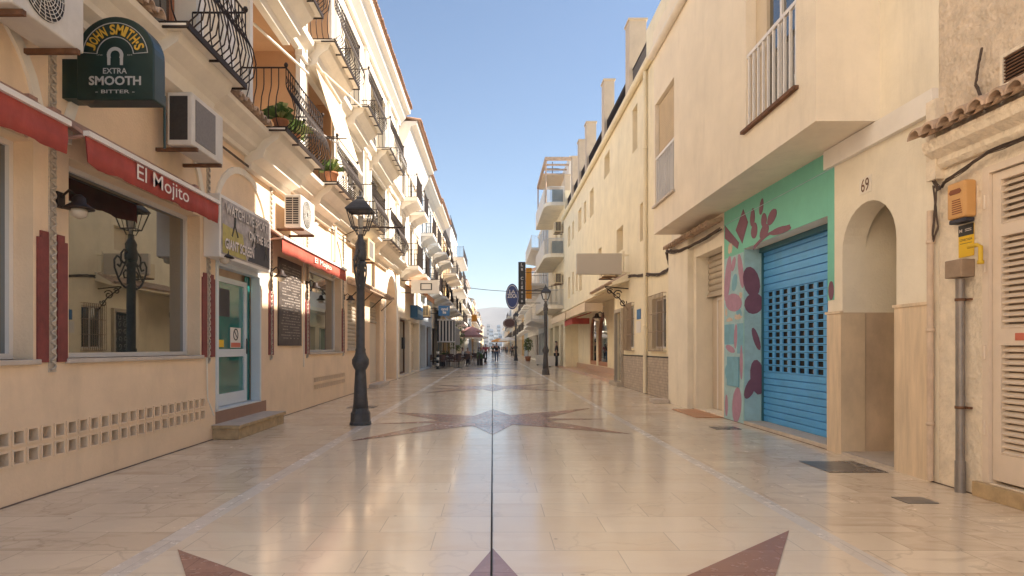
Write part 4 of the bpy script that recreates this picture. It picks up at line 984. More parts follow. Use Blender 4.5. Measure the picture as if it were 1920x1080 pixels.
q.prism([(5.56,2.68),(5.67,2.68),(5.69,2.70),(5.67,2.725),(5.56,2.725),(5.54,2.70)], 'x', RS.x(.1105), RS.x(.114)); q.build('marking', mat('dark_orange_mark',(.25,.08,.03),.6), ob)
asg = thing('warning_plate', 'black and yellow security plate under the orange siren box', 'sign', (XR,5.62,2.1))
q = MB(); sbox(q, RS, .003,.008,5.53,5.71,2.12,2.41); q.build('plate', m_yellowsign, asg)
q = MB(); sbox(q, RS, .008,.0095,5.53,5.71,2.31,2.41); q.build('black_band', m_black, asg)
q = MB(); text_mb(q,'M',(RS.x(.011),5.68,2.36),UR,UZ,width=.035,height=.03,offset=.02); sbox(q, RS, .0095,.0105,5.555,5.63,2.365,2.37); sbox(q, RS, .0095,.0105,5.555,5.63,2.35,2.355); q.build('white_lettering', m_letter, asg)
q = MB(); text_mb(q,'CONECTADA',(RS.x(.010),5.62,2.275),UR,UZ,width=.15,height=.02,offset=.01); sbox(q, RS, .008,.009,5.55,5.69,2.24,2.244); q.build('black_lettering', m_black, asg)

# cables bundle on the right: fairly tangled
def cable(pts, r, n, label, jit=.02, seed=1, name='cable'):
    rnd = random.Random(seed); mb = MB()
    for s_ in range(n):
        P = []
        off = Vector((rnd.uniform(-1,1)*jit*.5, rnd.uniform(-1,1)*jit, rnd.uniform(-1,1)*jit))
        for i in range(len(pts)-1):
            a, b = Vector(pts[i]), Vector(pts[i+1]); K = 6
            for k in range(K):
                t_ = k/K; p = a.lerp(b, t_); sag = -.03*math.sin(math.pi*t_)*(a-b).length*.3
                P.append(p+off+Vector((rnd.uniform(-1,1)*jit*.25, 0, sag+rnd.uniform(-1,1)*jit*.35)))
        P.append(Vector(pts[-1])+off); mb.tube(P, r*rnd.uniform(.7,1.2), 5)
    return tag(mb.build(name, m_cable), label, 'cable')
cable([(RS.x(.06),3.0,3.0),(RS.x(.06),4.4,2.97),(RS.x(.07),5.3,2.96),(RS.x(.07),5.8,2.84),(RS.x(.05),5.9,2.8),(RS.x(.05),6.0,2.93)], .006, 8, 'tangled cable bundle running under the tiled canopy on the right', .022, 3)
cable([(RS.x(.05),5.93,2.85),(RS.x(.05),5.96,2.6),(RS.x(.05),6.0,2.3),(RS.x(.04),5.93,2.45),(RS.x(.05),5.98,2.85)], .008, 2, 'loose loop of cable hanging beside the white pipe', .01, 5)
cable([(RS.x(.04),5.35,3.35),(RS.x(.05),5.45,3.6),(RS.x(.05),5.42,3.75),(RS.x(.05),5.38,3.88)], .008, 4, 'frayed cable tails sticking up below the vent grille', .015, 6)

# ---- white arch building with the bay
r1 = thing('bay_house', 'cream house with an overhanging upper bay, an arched entry and a blue roller shutter', 'house', (XR,5.98,0))
A0, A1, AT = 6.60, 7.62, 2.97
mb = MB(); facade(mb, RS, 5.975, 14.9, 0, 3.8, [op(A0,A1,.03,AT,.0001,arch=True,back=False), op(7.95,10.6,.05,2.98,.36), op(11.62,13.1,.03,3.2,.42)], top=False)
mb.build('wall', m_white_wall, r1)
mb = MB(); facade(mb, RS, 5.975, 14.9, 3.8, 9.2, []); mb.build('upper_wall', m_white_wall, r1)
# entry passage
mb = MB(); n = 16; xe = RS.x(-2.6); m_, hr = (A0+A1)/2, (A1-A0)/2; zc = AT-hr
for k in range(n):
    t0, t1 = math.pi*k/n, math.pi*(k+1)/n; P = lambda t: (m_-hr*math.cos(t), zc+hr*math.sin(t)); p, q = P(t0), P(t1)
    mb.quad((XR,p[0],p[1]),(XR,q[0],q[1]),(RS.x(-.28),q[0],q[1]),(RS.x(-.28),p[0],p[1]))
ya, yb = A0-.9, A1+.0
mb.quad((XR,A0,0),(XR,A0,zc),(RS.x(-.28),A0,zc),(RS.x(-.28),A0,0))
mb.quad((RS.x(-.28),A0,0),(RS.x(-.28),A0,3.2),(RS.x(-.28),ya,3.2),(RS.x(-.28),ya,0))
mb.quad((RS.x(-.28),ya,0),(RS.x(-.28),ya,3.2),(xe,ya,3.2),(xe,ya,0)); mb.quad((XR,A1,1.73),(XR,A1,3.2),(xe,A1,3.2),(xe,A1,1.73)); mb.quad((xe,ya,0),(xe,A1,0),(xe,A1,3.2),(xe,ya,3.2)); mb.quad((RS.x(-.28),ya,3.2),(RS.x(-.28),A1,3.2),(xe,A1,3.2),(xe,ya,3.2))
n2 = 10
for k in range(n2):   # spandrels behind the arch inside the passage
    pass
mb.build('passage_wall', m_white_wall, r1)
mb = MB(); mb.quad((XR,A1,0),(XR,A1,1.73),(xe,A1,1.73),(xe,A1,0)); mb.build('passage_marble', m_marble_in, r1)
mb = MB(); mb.quad((XR,ya,.035),(XR,A1,.035),(xe,A1,.035),(xe,ya,.035)); mb.box(RS.x(.02),XR,A0-.02,A1+.02,0,.034); mb.build('passage_floor', m_step, r1)
mb = MB(); sbox(mb, RS, -.9,-.8, A1-.02,A1-.001,1.85,2.15); mb.build('intercom', m_castiron, r1)
mb = MB(); sbox(mb, RS, -.001,.025, 6.06,A0-.0,0,1.72); mb.nx(); sbox(mb, RS, -.001,.025, A1,7.93,0,1.72); sbox(mb, RS, -.27,.025,A1-.012,A1+.0,0,1.72); mb.build_each('marble_cladding', m_marble, r1)
mb = MB(); sbox(mb, RS, 0,.04, 6.05,A0+.01,1.72,1.75); mb.nx(); sbox(mb, RS, 0,.04, A1-.02,7.95,1.72,1.75); mb.build_each('marble_coping', m_marble, r1)
mb = MB(); sbox(mb, RS, 0,.06, 5.98,7.95,3.56,3.79); mb.build('ledge', m_white_trim, r1)
# house number
hn = thing('house_number', 'pale tile with a brown number 69 above the arched entry', 'house number', (XR,7.1,3))
q = MB(); sbox(q, RS, .001,.006,7.03,7.26,3.07,3.26); q.build('tile', m_cream_trim, hn)
q = MB(); text_mb(q,'69',(RS.x(.009),7.145,3.165),UR,UZ,width=.15,height=.15,offset=.005); q.build('lettering', m_brown, hn)
# painted wall + mural
mb = MB()
X1 = RS.x(.006)
mb.box(X1, XR, 7.95,10.6, 2.98,3.79); mb.box(X1, XR, 7.80,7.948, 1.9,3.79); mb.box(X1, XR, 10.602,11.5, 0,3.79); mb.build('painted_wall', m_teal, r1)
mb = MB(); mb.box(RS.x(.014), RS.x(.006), 7.80,11.5, 3.55,3.56); mb.box(RS.x(-.355),XR-.0,10.594,10.599,.05,2.97); mb.build('painted_reveal', m_maqua, r1)
_bc = [0]
def blob(mb, cy_, cz_, ry, rz, rot, x0, x1, n=14, pinch=0.0):
    pts = []; _bc[0] += 1; x1 = x1-.00012*(_bc[0] % 12)
    for k in range(n):
        t = 2*math.pi*k/n; a = math.cos(t)*ry*(1-pinch*math.sin(t)); b = math.sin(t)*rz
        c_, s_ = math.cos(rot), math.sin(rot); pts.append((cy_+a*c_-b*s_, cz_+a*s_+b*c_))
    mb.prism(pts, 'x', x0, x1)
mu = MB()
xa, xb = RS.x(.006), RS.x(.011)
for (cy_,cz_,ry_,rz,rot) in ((9.9,3.54,.07,.13,.3),(10.24,3.44,.09,.15,.1),(9.53,3.30,.17,.10,-.4),(9.81,3.31,.10,.11,-.2),(10.17,3.21,.12,.13,.3),(9.8,3.13,.17,.10,-.3),(9.25,3.04,.34,.055,.05)):
    blob(mu, cy_, cz_, ry_, rz, rot, xa, xb, pinch=.12)
mu.prism([(10.95,3.36),(10.66,3.08),(10.42,3.40),(10.62,3.66)][::-1], 'x', xa, xb); mu.prism([(11.45,3.54),(11.45,3.30),(10.86,3.02),(10.80,3.12)][::-1], 'x', xa, xb)
blob(mu, 7.86,2.02,.06,.12,0,xa,xb)
# band curving along the shutter head
for k in range(3, 8):
    t0, t1 = k/8, (k+1)/8; P = lambda t, r: (10.95-(2.0)*t, 2.55+.50*math.sin(min(1,t*1.3)*math.pi/2)+r)
    mu.prism([P(t0,0.0 if k > 2 else -.03),P(t1,0.0),P(t1,.09-.07*t1),P(t0,.09-.07*t0)], 'x', xa, RS.x(.0125))
mu.build('mural_purple_petals', m_purple, r1)
mu = MB(); mu.box(RS.x(.0075), RS.x(.006), 10.604,11.498, .0,2.93); mu.build('mural_aqua_ground', m_maqua, r1)
mu = MB(); xc, xb = RS.x(.0075), RS.x(.0105)
for (cy_,cz_,ry_,rz,rot) in ((11.32,2.55,.14,.42,.25),(10.72,2.62,.10,.32,-.3),(11.05,2.10,.38,.16,.1),(10.95,1.5,.07,.22,.1),(11.2,1.28,.22,.06,.2),(10.9,.30,.20,.32,.25),(11.38,.25,.07,.2,0),(10.7,1.05,.06,.3,0),(11.05,2.78,.08,.14,.6)):
    blob(mu, cy_, cz_, ry_, rz, rot, xc, xb)
mu.build('mural_mauve_shapes', m_mauve, r1)
mu = MB(); xb = RS.x(.0095)
mu.box(xb, xc, 10.62,10.88,1.2,1.72); mu.box(xb, xc, 11.02,11.48,1.36,1.72)
for (cy_,cz_,ry_,rz,rot) in ((11.0,2.45,.11,.16,.5),(11.25,.85,.2,.16,.3),(10.8,1.9,.12,.08,.3)):
    blob(mu, cy_, cz_, ry_, rz, rot, xc, xb)
mu.build('mural_blue_shapes', m_mblue, r1)
mu = MB(); rr_ = random.Random(31)
for (cy_,cz_,ry_,rz) in ((11.25,1.80,.2,.045),(10.85,1.83,.2,.06),(10.72,2.2,.07,.07),(11.2,3.08,.12,.11),(11.38,1.95,.06,.10)):
    pts = [(cy_+ry_*math.cos(k*.524)*rr_.uniform(.55,1.1), cz_+rz*math.sin(k*.524)*rr_.uniform(.55,1.15)) for k in range(12)]; mu.prism(pts, 'x', xa, RS.x(.0118))
mu.build('peeling_patch', m_mpeel, r1)
mu = MB(); 
for (cx_,z,rx_,rz_,rot) in ((XR+.12,2.42,.14,.26,.2),(XR+.16,2.05,.16,.18,-.3),(XR+.22,.80,.12,.30,.1),(XR+.10,.62,.08,.2,-.4),(XR+.2,1.45,.05,.2,.3)):
    mu.nx(); mu.prism([(cx_+rx_*math.cos(k*.449)*math.cos(rot)-rz_*math.sin(k*.449)*math.sin(rot), z+rx_*math.cos(k*.449)*math.sin(rot)+rz_*math.sin(k*.449)*math.cos(rot)) for k in range(14)], 'y', 10.588-.0004*len(mu.cuts), 10.593)
mu.build('mural_reveal_shapes', m_purple, r1)
flat(None,'meter_hatch', m_mblue, RS, .013, 10.78,11.32,.62,1.14,'small blue painted meter hatch low on the muralled pillar','hatch',.012)
# blue roller shutter, with real slots
sh = MB(); Y0, Y1 = 7.96, 10.59; xo = -.34
def slatstrip(z0, z1, n):
    for k in range(n):
        a = z0+(z1-z0)*k/n; b = z0+(z1-z0)*(k+1)/n; h_ = b-a
        for (p, q) in (((xo,a),(xo+.022,a+h_*.05)),((xo+.022,a+h_*.05),(xo+.024,a+h_*.5)),((xo+.024,a+h_*.5),(xo+.022,a+h_*.92)),((xo+.022,a+h_*.92),(xo-.004,a+h_*.93)),((xo-.004,a+h_*.93),(xo,b))):
            sh.quad((RS.x(p[0]),Y0,p[1]),(RS.x(p[0]),Y1,p[1]),(RS.x(q[0]),Y1,q[1]),(RS.x(q[0]),Y0,q[1]))
slatstrip(.06,.90,8); slatstrip(2.24,2.96,6)
rows = 12; rh = (2.24-.90)/rows; cols_ = 9; cw = (Y1-Y0-.26)/cols_
for r_ in range(rows):
    a = .90+rh*r_; b = a+rh
    sbox(sh, RS, xo,xo+.022, Y0,Y1, a+.001,a+rh*.17); sbox(sh, RS, xo,xo+.022, Y0,Y1, b-rh*.15,b-.006)
    ya = Y0
    for c in range(cols_+1):
        ye = Y0+.13+cw*c+cw*.17 if c < cols_ else Y1
        sbox(sh, RS, xo,xo+.022, ya,ye, a+rh*.17,b-rh*.15); ya = Y0+.13+cw*c+cw*.83
bs_ = sh.build('roller_shutter', m_blue, r1)
q = MB(); sbox(q, RS, xo-.015,xo-.012,Y0,Y1,.05,2.97); q.build('dark_interior', m_dark, bs_)
q = MB()
for r_ in range(rows):
    for c in range(cols_):
        if (r_*7+c*5) % 11 == 0 or c in (3,6):
            y = Y0+.13+cw*c+cw*.25; z = .90+rh*r_+rh*.28; sbox(q, RS, xo-.011,xo-.006,y,y+cw*.2,z,z+rh*.46)
q.build('goods_behind', mat('goods_tan',(.35,.25,.2),.6,var=.5,vs=8), bs_)
q = MB(); sbox(q, RS, -.36,-.29,7.952,7.99,.05,2.97); sbox(q, RS, -.36,-.29,10.56,10.598,.05,2.97); sbox(q, RS, -.36,-.24,7.99,10.56,2.90,2.979); q.build('shutter_guide', m_darkteal, r1)
q = MB(); sbox(q, RS, -.36,.01,7.93,10.6,.001,.06); q.build('shutter_threshold', m_step, r1, .005)
# half-open roller shutter and beige door
roller(r1, RS, 11.62,13.1,2.35,3.2,.30, m_shutter, .12)
q = MB(); sbox(q, RS, -.40,-.34,11.64,13.08,.04,2.33); dr = q.build('door', m_door_beige, r1)
q = MB(); sbox(q, RS, -.34,-.325,12.75,12.80,.04,2.33); sbox(q, RS, -.34,-.325,11.70,11.75,.04,2.33); sbox(q, RS, -.34,-.325,11.75,12.75,2.27,2.33); q.build('door_frame', m_white_al, dr)
q = MB(); sbox(q, RS, -.325,-.29,11.78,11.83,1.05,1.2); q.build('handle', m_black, dr)
q = MB(); sbox(q, RS, -.42,.5,11.55,13.15,.002,.012); q.build('orange_threshold', m_orange_tile, r1)
q = MB(); sbox(q, RS, 0,.12,13.3,14.75,0,3.78); q.build('pillar', m_white_wall, r1)
q = MB(); tile_row(q, RS, 11.55,14.6,3.58,.01,.30,.08,.08); q.build('tile_ornament', m_tile_pale, r1)
q = MB(); q.box(3.75,4.12,14.55,14.98,.0,.09); tag(q.build('stone_block', m_step, None, .01), 'loose grey stone block at the foot of the right pillar', 'block')
# bay
BX = 3.56; BS = Side(BX, -1); BY0, BY1, BZ0, BZ1 = 6.88, 13.8, 3.8, 7.75
ops = [op(7.32,8.78,4.36,6.7,.22), op(12.25,13.68,4.40,6.62,.22)]
mb = MB()
facade(mb, BS, BY0, BY1, BZ0, BZ1, ops, back=.72)
mb.quad((BX,BY0,BZ0),(BX,BY1,BZ0),(XR+.01,BY1,BZ0),(XR+.01,BY0,BZ0)); mb.build('bay', m_bay, r1)
for (a,b,c,e,bl_) in ((7.32,8.78,4.36,6.7,None),(12.25,13.68,4.40,6.62,1)):
    wd = window(r1, BS, a,b,c,e,.22, m_white_al, m_glass, 1, 0, .06)
    q = MB(); sbox(q, BS, -.20,.06,a-.06,b+.06,c-.045,c-.002); q.build('window_sill', m_rust if not bl_ else m_step, r1)
    q = MB(); n = 9
    for k in range(n+1):
        y = a+.05+(b-a-.1)*k/n; sbox(q, BS, -.045,-.015,y-.016,y+.016,c+.03,c+1.0)
    sbox(q, BS, -.05,-.01,a,b,c+1.0,c+1.05); sbox(q, BS, -.05,-.01,a,b,c+.005,c+.03); q.build('window_guard', m_white_al, r1)
    if bl_: roller(r1, BS, a+.01,b-.01,c+1.05,e-.01,.13, m_shutter2, .05, 'blind')
    else:
        q = MB(); sbox(q, BS, -.21,-.14,b-.35,b-.01,c,e); q.build('side_shutter', m_shutter2, r1)
q = MB(); q.tube([(BS.x(.06),BY0+.1,BZ1-.02),(BS.x(.06),BY1,BZ1-.02)], .085, 10); q.build('gutter', m_cream_trim, r1)
q = MB(); sbox(q, BS, -.7,.02,BY0,BY1,BZ1,BZ1+.5); q.build('parapet', m_bay, r1)
q = MB(); q.box(5.2,12,6.0,10.6,9.21,16.5); q.build('sun_blocker', m_white_wall, r1)  # unseen block added to keep the sun off the near left wall

# ---- yellow house
YX = 4.37; YS = Side(YX, -1)
ry = thing('yellow_house', 'long yellow stuccoed house on the right with roof-terrace pillars', 'house', (YX,14.9,0))
yops = [op(15.75,17.1,1.28,2.62,.16), op(19.3,20.35,1.28,2.62,.16), op(20.9,21.9,.16,2.5,.16)]
slits = []
# upper windows: (px0, px1, py_top, py_bottom)
for (p0,p1,t_,b_) in ((1186,1195,200,283),(1133,1143,288,330),(1106,1113,355,405),(1095,1099,378,418),(1084,1090,392,432),(1073,1076,415,448),(1065,1069,425,462),(1200,1212,378,450),(1156,1168,427,472),(1122,1128,465,480),(1086,1091,505,545),(1080,1083,507,545),(1073,1076,510,552),(1065,1069,520,560)):
    ya = Yx(p1, YX); yb = Yx(p0, YX); ym = (ya+yb)/2
    slits.append(op(ya, yb, Zy(b_, ym), Zy(t_, ym), .3))
G0, G1 = 22.4, 38.4     # recessed shopfront under the canopy
mb = MB(); facade(mb, YS, 14.9, G0, 0, 3.45, yops, top=False, end1=True, back=1.2); mb.build('wall', m_yellow, ry)
mb = MB(); facade(mb, YS, 14.9, G1, 3.45, 9.2, slits); mb.quad((YX,14.9,3.45),(YX,G1,3.45),(YX+1.5,G1,3.45),(YX+1.5,14.9,3.45)); mb.build('upper_wall', m_yellow, ry)
for o in slits:
    q = MB(); sbox(q, YS, -.28,-.24,o['y0']+.01,o['y1']-.01,o['z0']+.01,o['z1']-.01); q.build('window', m_shutter2 if o['z1'] > 5 else m_glass, ry)
GS = Side(5.25, -1)
aops = [op(27.4,29.4,.30,3.0,.15,arch=True), op(30.4,31.9,.30,3.0,.15,arch=True), op(34.3,35.9,.3,3.0,.15,arch=True), op(36.3,37.6,.3,3.0,.15,arch=True)]
aops = [op(Yx(1139,5.25),Yx(1121,5.25),.42,2.95,.15,arch=True), op(Yx(1118,5.25),Yx(1106,5.25),.42,2.95,.15,arch=True), op(Yx(1078.5,5.25),Yx(1071,5.25),.42,2.95,.15,arch=True), op(Yx(1069,5.25),Yx(1061.5,5.25),.42,2.95,.15,arch=True)]
mb = MB(); facade(mb, GS, G0+.01, 46, 0, 3.44, aops, back=2); mb.build('shopfront_wall', m_yellow, ry)
for o in aops:
    w_ = MB(); a, b, c, e = o['y0'], o['y1'], o['z0'], o['z1']; hr = (b-a)/2; m_ = (a+b)/2
    for k in range(14):
        t0, t1 = math.pi*k/14, math.pi*(k+1)/14; P = lambda t, r: (m_-r*math.cos(t), e-hr+r*math.sin(t)*(1))
        w_.prism([P(t0,hr-.14),P(t1,hr-.14),P(t1,hr-.005),P(t0,hr-.005)], 'x', GS.x(-.13), GS.x(-.03))
    sbox(w_, GS, -.13,-.03,a+.005,a+.14,c,e-hr); sbox(w_, GS, -.13,-.03,b-.14,b-.005,c,e-hr); sbox(w_, GS, -.13,-.03,a+.14,b-.14,c,c+.2)
    wd = w_.build('arched_window', mat('salmon_wood',(.50,.24,.14),.5,var=.2,vs=6), ry)
    p = MB(); sbox(p, GS, -.12,-.10,a+.05,b-.05,c+.02,e-.05); p.build('pane', m_glass_shop, wd)
mb = MB(); mb.box(YX-.02,5.25,G0,46,.001,.13); mb.box(5.18,5.25,G0+.01,46,.131,.40); mb.build('terrace_step', mat('pink_terrace',(.60,.38,.26),.3,var=.1), ry)
# ledge canopy + white awnings along it
mb = MB(); mb.prism([(YX+.01,3.46),(YX-.55,3.30),(YX-.55,3.40),(YX+.01,3.72)], 'y', 19.9, 24.2); mb.prism([(YX+.01,3.46),(YX-.12,3.46),(YX-.12,3.62),(YX+.01,3.62)], 'y', 24.2, G1); mb.build('canopy_ledge', m_yellow, ry)
q = MB(); tile_row(q, YS, 19.9,24.2,3.36,.1,.62,.26,.08); q.build('canopy_tiles', m_tile_pale, ry)
wa = thing('awning', 'long white folded awning under the ledge of the yellow house', 'awning', (YX,24.5,3)) 
q = MB(); q.prism([(YX-.02,3.42),(YX-.02,3.45),(YX-.75,3.10),(YX-.75,3.06)], 'y', 24.4,30.6); q.build('canopy', m_cloth, wa)
q = MB(); q.box(YX-.77,YX-.75,24.4,30.6,2.72,3.08); q.box(YX-.76,YX-.08,24.40,24.42,2.72,3.06); q.build('valance', m_cloth, wa)
q = MB(); q.tube([(YX,24.5,2.9),(YX-.7,24.5,3.05)], .02, 5); q.build('arm', m_white_al, wa)
wa = thing('awning', 'farther white folded awning beyond the small dark red one on the right', 'awning', (YX,31,3)) 
q = MB(); q.prism([(YX-.02,3.42),(YX-.02,3.45),(YX-.75,3.10),(YX-.75,3.06)], 'y', 31.0,38.2); q.build('canopy', m_cloth, wa)
q = MB(); q.box(YX-.77,YX-.75,31.0,38.2,2.72,3.08); q.build('valance', m_cloth, wa)
wa = thing('awning', 'small dark red shop awning under the yellow house ledge on the right', 'awning', (YX,31,2.5))
q = MB(); q.prism([(YX+.3,2.95),(YX+.3,2.99),(YX-.60,2.72),(YX-.60,2.68)], 'y', 29.5,32.6); q.build('canopy', m_red, wa)
q = MB(); q.box(YX-.62,YX-.60,29.5,32.6,2.42,2.70); q.box(YX-.6,YX+.2,29.5,29.52,2.42,2.70); q.build('valance', m_red, wa)
# iron scroll bracket
q = MB()
def spiral(mb, c, r0, turns, a0, plane='x', x=0, r=.012, dirn=1):
    pts = []
    for k in range(int(turns*14)+1):
        a = a0+dirn*2*math.pi*k/14; rr = r0*(1-.75*k/(turns*14)); pts.append((c[0]+rr*math.cos(a), x, c[1]+rr*math.sin(a)) if plane == 'y' else (x, c[0]+rr*math.cos(a), c[1]+rr*math.sin(a)))
    mb.tube(pts, r, 5)
    return pts
for (cx_,cz_,r_,dn) in ((YX-.35,3.0,.16,1),(YX-.18,2.75,.12,-1),(YX-.6,3.12,.1,1)): spiral(q, (cx_,cz_), r_, 1.3, .5, 'y', 20.1, .018, dn)
q.tube([(YX,20.1,2.5),(YX-.3,20.1,2.9),(YX-.75,20.1,3.25)], .02, 6); q.tube([(YX,20.1,3.2),(YX-.75,20.1,3.27)], .02, 6)
tag(q.build('scroll_bracket', m_iron), 'curly wrought iron bracket under the tiled canopy of the yellow house', 'bracket')
# door, window grilles, dado
mb = MB(); sbox(mb, YS, 0,.02,14.92,20.85,0,1.04); mb.nx(); sbox(mb, YS, 0,.02,21.95,22.38,0,1.04); mb.build_each('tile_dado', m_dado, ry)
mb = MB(); sbox(mb, YS, 0,.03,14.92,20.85,1.04,1.075); mb.build('dado_coping', m_black, ry)
for (a,b) in ((15.75,17.1),(19.3,20.35)):
    wd = window(ry, YS, a,b,1.28,2.62,.16, m_white_al, m_glass, 1, 0, .05)
    q = MB(); n = 11
    for k in range(n+1): y = a-.03+(b-a+.06)*k/n; q.tube([(YS.x(.10),y,1.22),(YS.x(.10),y,2.70)], .010, 5)
    for z in (1.22,1.72,2.2,2.70):
        q.tube([(YS.x(.10),a-.03,z),(YS.x(.10),b+.03,z)], .010, 5)
        for y in (a-.03,b+.03): q.tube([(YS.x(0),y,z),(YS.x(.10),y,z)], .008, 5)
    q.build('window_grille', mat('grille_tan',(.34,.24,.16),.5,.3,var=.2), ry)
    q = MB(); sbox(q, YS, 0,.07,a-.06,b+.06,1.2,1.25); q.build('window_sill', m_yellow, ry)
q = MB(); sbox(q, YS, -.14,-.08,20.92,21.88,.17,2.48); dr = q.build('door', mat('black_gate',(.05,.05,.055),.5,.3), ry)
q = MB(); 
for k in range(9):
    for j in range(3): spiral(q, (21.1+j*.3,.35+k*.25), .11, 1, .4*j+k, 'x', YS.x(-.07), .012)
q.build('scrollwork', mat('gate_grey',(.28,.26,.25),.5,.4), dr)
q = MB(); sbox(q, YS, 0,.10,20.8,20.9,0,2.62); sbox(q, YS, 0,.10,21.9,22.0,0,2.62); sbox(q, YS, 0,.10,20.9,21.9,2.5,2.62); sbox(q, YS, 0,.25,20.75,22.05,0,.15); q.build('door_surround', m_shutter, ry)
q = MB(); q.tube([(YS.x(.07),17.62,.02),(YS.x(.07),17.62,9.1)], .055, 10)
for z in (1.9,4.6,6.9): q.lathe([(.065,0),(.065,.05)], (YS.x(.07),17.62,z), 10)
q.nx(); q.tube([(YS.x(.05),15.25,.02),(YS.x(.05),15.25,3.4)], .025, 8); q.build_each('downpipe', m_yellow, ry)
flat(None,'notice', m_bluesign, YS, .003, 18.4,18.85,2.15,2.45,'small blue plate between the two window grilles of the yellow house','notice',.02)
flat(None,'notice', m_white, YS, .003, 18.4,18.95,1.75,2.1,'white notice just below the small blue plate on the yellow wall','notice',.015)
# gutter and roof-terrace
q = MB(); q.tube([(YS.x(.10),14.95,9.2),(YS.x(.10),G1,9.2)], .10, 10); sbox(q, YS, -.1,.03,14.95,G1,9.201,9.36); q.build('gutter', m_yellow, ry)
pil = [(19.3,21.0),(24.6,25.9),(29.6,30.7),(33.0,34.0),(35.9,36.9),(38.8-1.0,38.35)]
YT = Side(4.55, -1)
q = []
for (p0,p1,top_) in ((1180,1212,42),(1133,1152,160),(1100,1118,228),(1086,1097,277),(1073,1083,311),(1059,1069,343)):
    ya = Yx(p0, 4.50); xa_ = 4.50; xb_ = (p1-CX)*ya/F
    mb = MB(); mb.box(xa_, max(xb_, xa_+.35), ya, ya+.6, 9.21, 12.1); mb.box(xa_-.04, max(xb_, xa_+.35)+.04, ya-.04, ya+.64, 12.101, 12.16); mb.build('terrace_pillar', mat('dull_beige_render', (.58,.48,.37), .85, var=.12, vs=2, stain=.3), ry); q.append((ya, xa_))
f = MB()
for i in range(len(q)):
    y0 = q[i][0]+.5; y1 = q[i+1][0] if i+1 < len(q) else 38.3
    if y1-y0 < .3: continue
    n = max(2, int((y1-y0)/.12))
    for k in range(n+1): y = y0+(y1-y0)*k/n; f.tube([(4.62,y,9.36),(4.62,y,10.45)], .014, 4, cap=False)
    f.tube([(4.62,y0,10.46),(4.62,y1,10.46)], .025, 5); f.tube([(4.62,y0,9.45),(4.62,y1,9.45)], .02, 5)
    f.box(4.66,4.67,y0,y1,9.4,10.42)
y0 = 18.25; y1 = q[0][0]
for k in range(int((y1-y0)/.12)+1): y = y0+.12*k; f.tube([(4.62,y,9.36),(4.62,y,10.45)], .014, 4, cap=False)
f.tube([(4.62,y0,10.46),(4.62,y1,10.46)], .025, 5)
f.build('terrace_railing', m_iron, ry)
mb = MB(); mb.box(4.48,5.3,14.95,18.2,9.362,10.55); mb.build('terrace_parapet', m_yellow, ry)
# blank projecting sign
Yb = 20.0
bsn = thing('projecting_sign', 'blank beige projecting signboard high on the yellow house', 'sign', (3.5,Yb,3.6))
q = MB(); q.box((1081-CX)*Yb/F,(1166-CX)*Yb/F,Yb,Yb+.14,Zy(514,Yb),Zy(475,Yb)); q.build('board', mat('blank_sign',(.56,.50,.42),.5,var=.05), bsn, .015)
q = MB()
for z in (3.72,4.28): q.tube([((1166-CX)*Yb/F,Yb+.07,z),(YX,Yb+.07,z)], .02, 6)
q.tube([((1170-CX)*Yb/F,Yb+.07,3.62),((1170-CX)*Yb/F,Yb+.07,4.4)], .025, 6); q.build('bracket', m_yellow, bsn)
ac(YS,21.6,22.5,.12,.55,3.78,4.3,'air conditioner on the wall beyond the blank beige signboard',m_ac_cream)
lam = wall_lamp(YS, 24.6, 2.55, 'dark lantern on the wall beside the arched shop windows', sc=1.4)
# cable run along the yellow wall
cable([(XR-.15,13.9,3.45),(4.15,14.9,3.6),(YS.x(.04),15.2,3.25),(YS.x(.04),16.2,3.2),(YS.x(.04),17.5,3.35),(YS.x(.04),19.5,3.55),(YS.x(.04),20.2,3.6),(YS.x(.04),21.5,3.65)], .014, 6, 'thick dark cable bundle sagging along the yellow wall to the pillar', .035, 11)
cable([(XR-.08,11.5,3.5),(XR-.1,12.6,3.45),(XR-.15,13.9,3.45)], .012, 5, 'cable bundle hanging under the bay above the roller shutter', .03, 12)

# planters, right lamp region
def planter(x, y, label):
    t = thing('planter', label, 'planter', (x,y,0), 'white planters in front of the right shops')
    mb = MB(); mb.prism([(x-.42,.10),(x+.42,.10),(x+.46,.72),(x-.46,.72)], 'y', y-.2, y+.2); mb.build('tub', m_white, t, .015)
    mb = MB()
    for a in (-.32,.32):
        for b in (-.13,.13): mb.nx(); mb.lathe([(.04,0),(.04,.099)], (x+a,y+b,0), 8)
    mb.build_each('foot', m_black, t)
    mb = MB(); mb.box(x-.44,x+.44,y-.18,y+.18,.7205,.76); mb.build('rim', m_white_trim, t)
planter((1040-CX)*41.5/F, 41.5, 'near white planter box beside the right lamp post')
planter((1016-CX)*46/F*1.0, 46, 'farther white planter box left of the right lamp post')

# balcony building beyond yellow
B3 = Side(4.45, -1)
b3 = thing('balcony_house', 'cream building with rounded balconies beyond the yellow house', 'house', (4.45,38.45,0))
fl_ = [(3.95,1.2),(7.15,1.2),(10.35,1.2)]
mb = MB(); facade(mb, B3, 38.45, 50, 0, 11.0, [op(39.5,41,.1,2.8,.5),op(42,45,.1,2.8,.5),op(46,49,.1,2.8,.5)]+[op(a,a+1.4,z,z+2.1,.2) for z in (3.97,7.17) for a in (40,43,46.5)]); mb.build('wall', m_yellow, b3)
for z in (3.97,7.17):
    for a in (40,43,46.5): window(b3, B3, a,a+1.4,z,z+2.1,.2, m_white_al, m_glass, 1, 0, .06)
for (a,b,gm) in ((39.5,41,m_glass_shop),(42,45,m_glass_green),(46,49,m_glass_green)): window(b3, B3, a,b,.1,2.8,.4, m_white_al, gm, 1, 0, .08, 'shop_window')
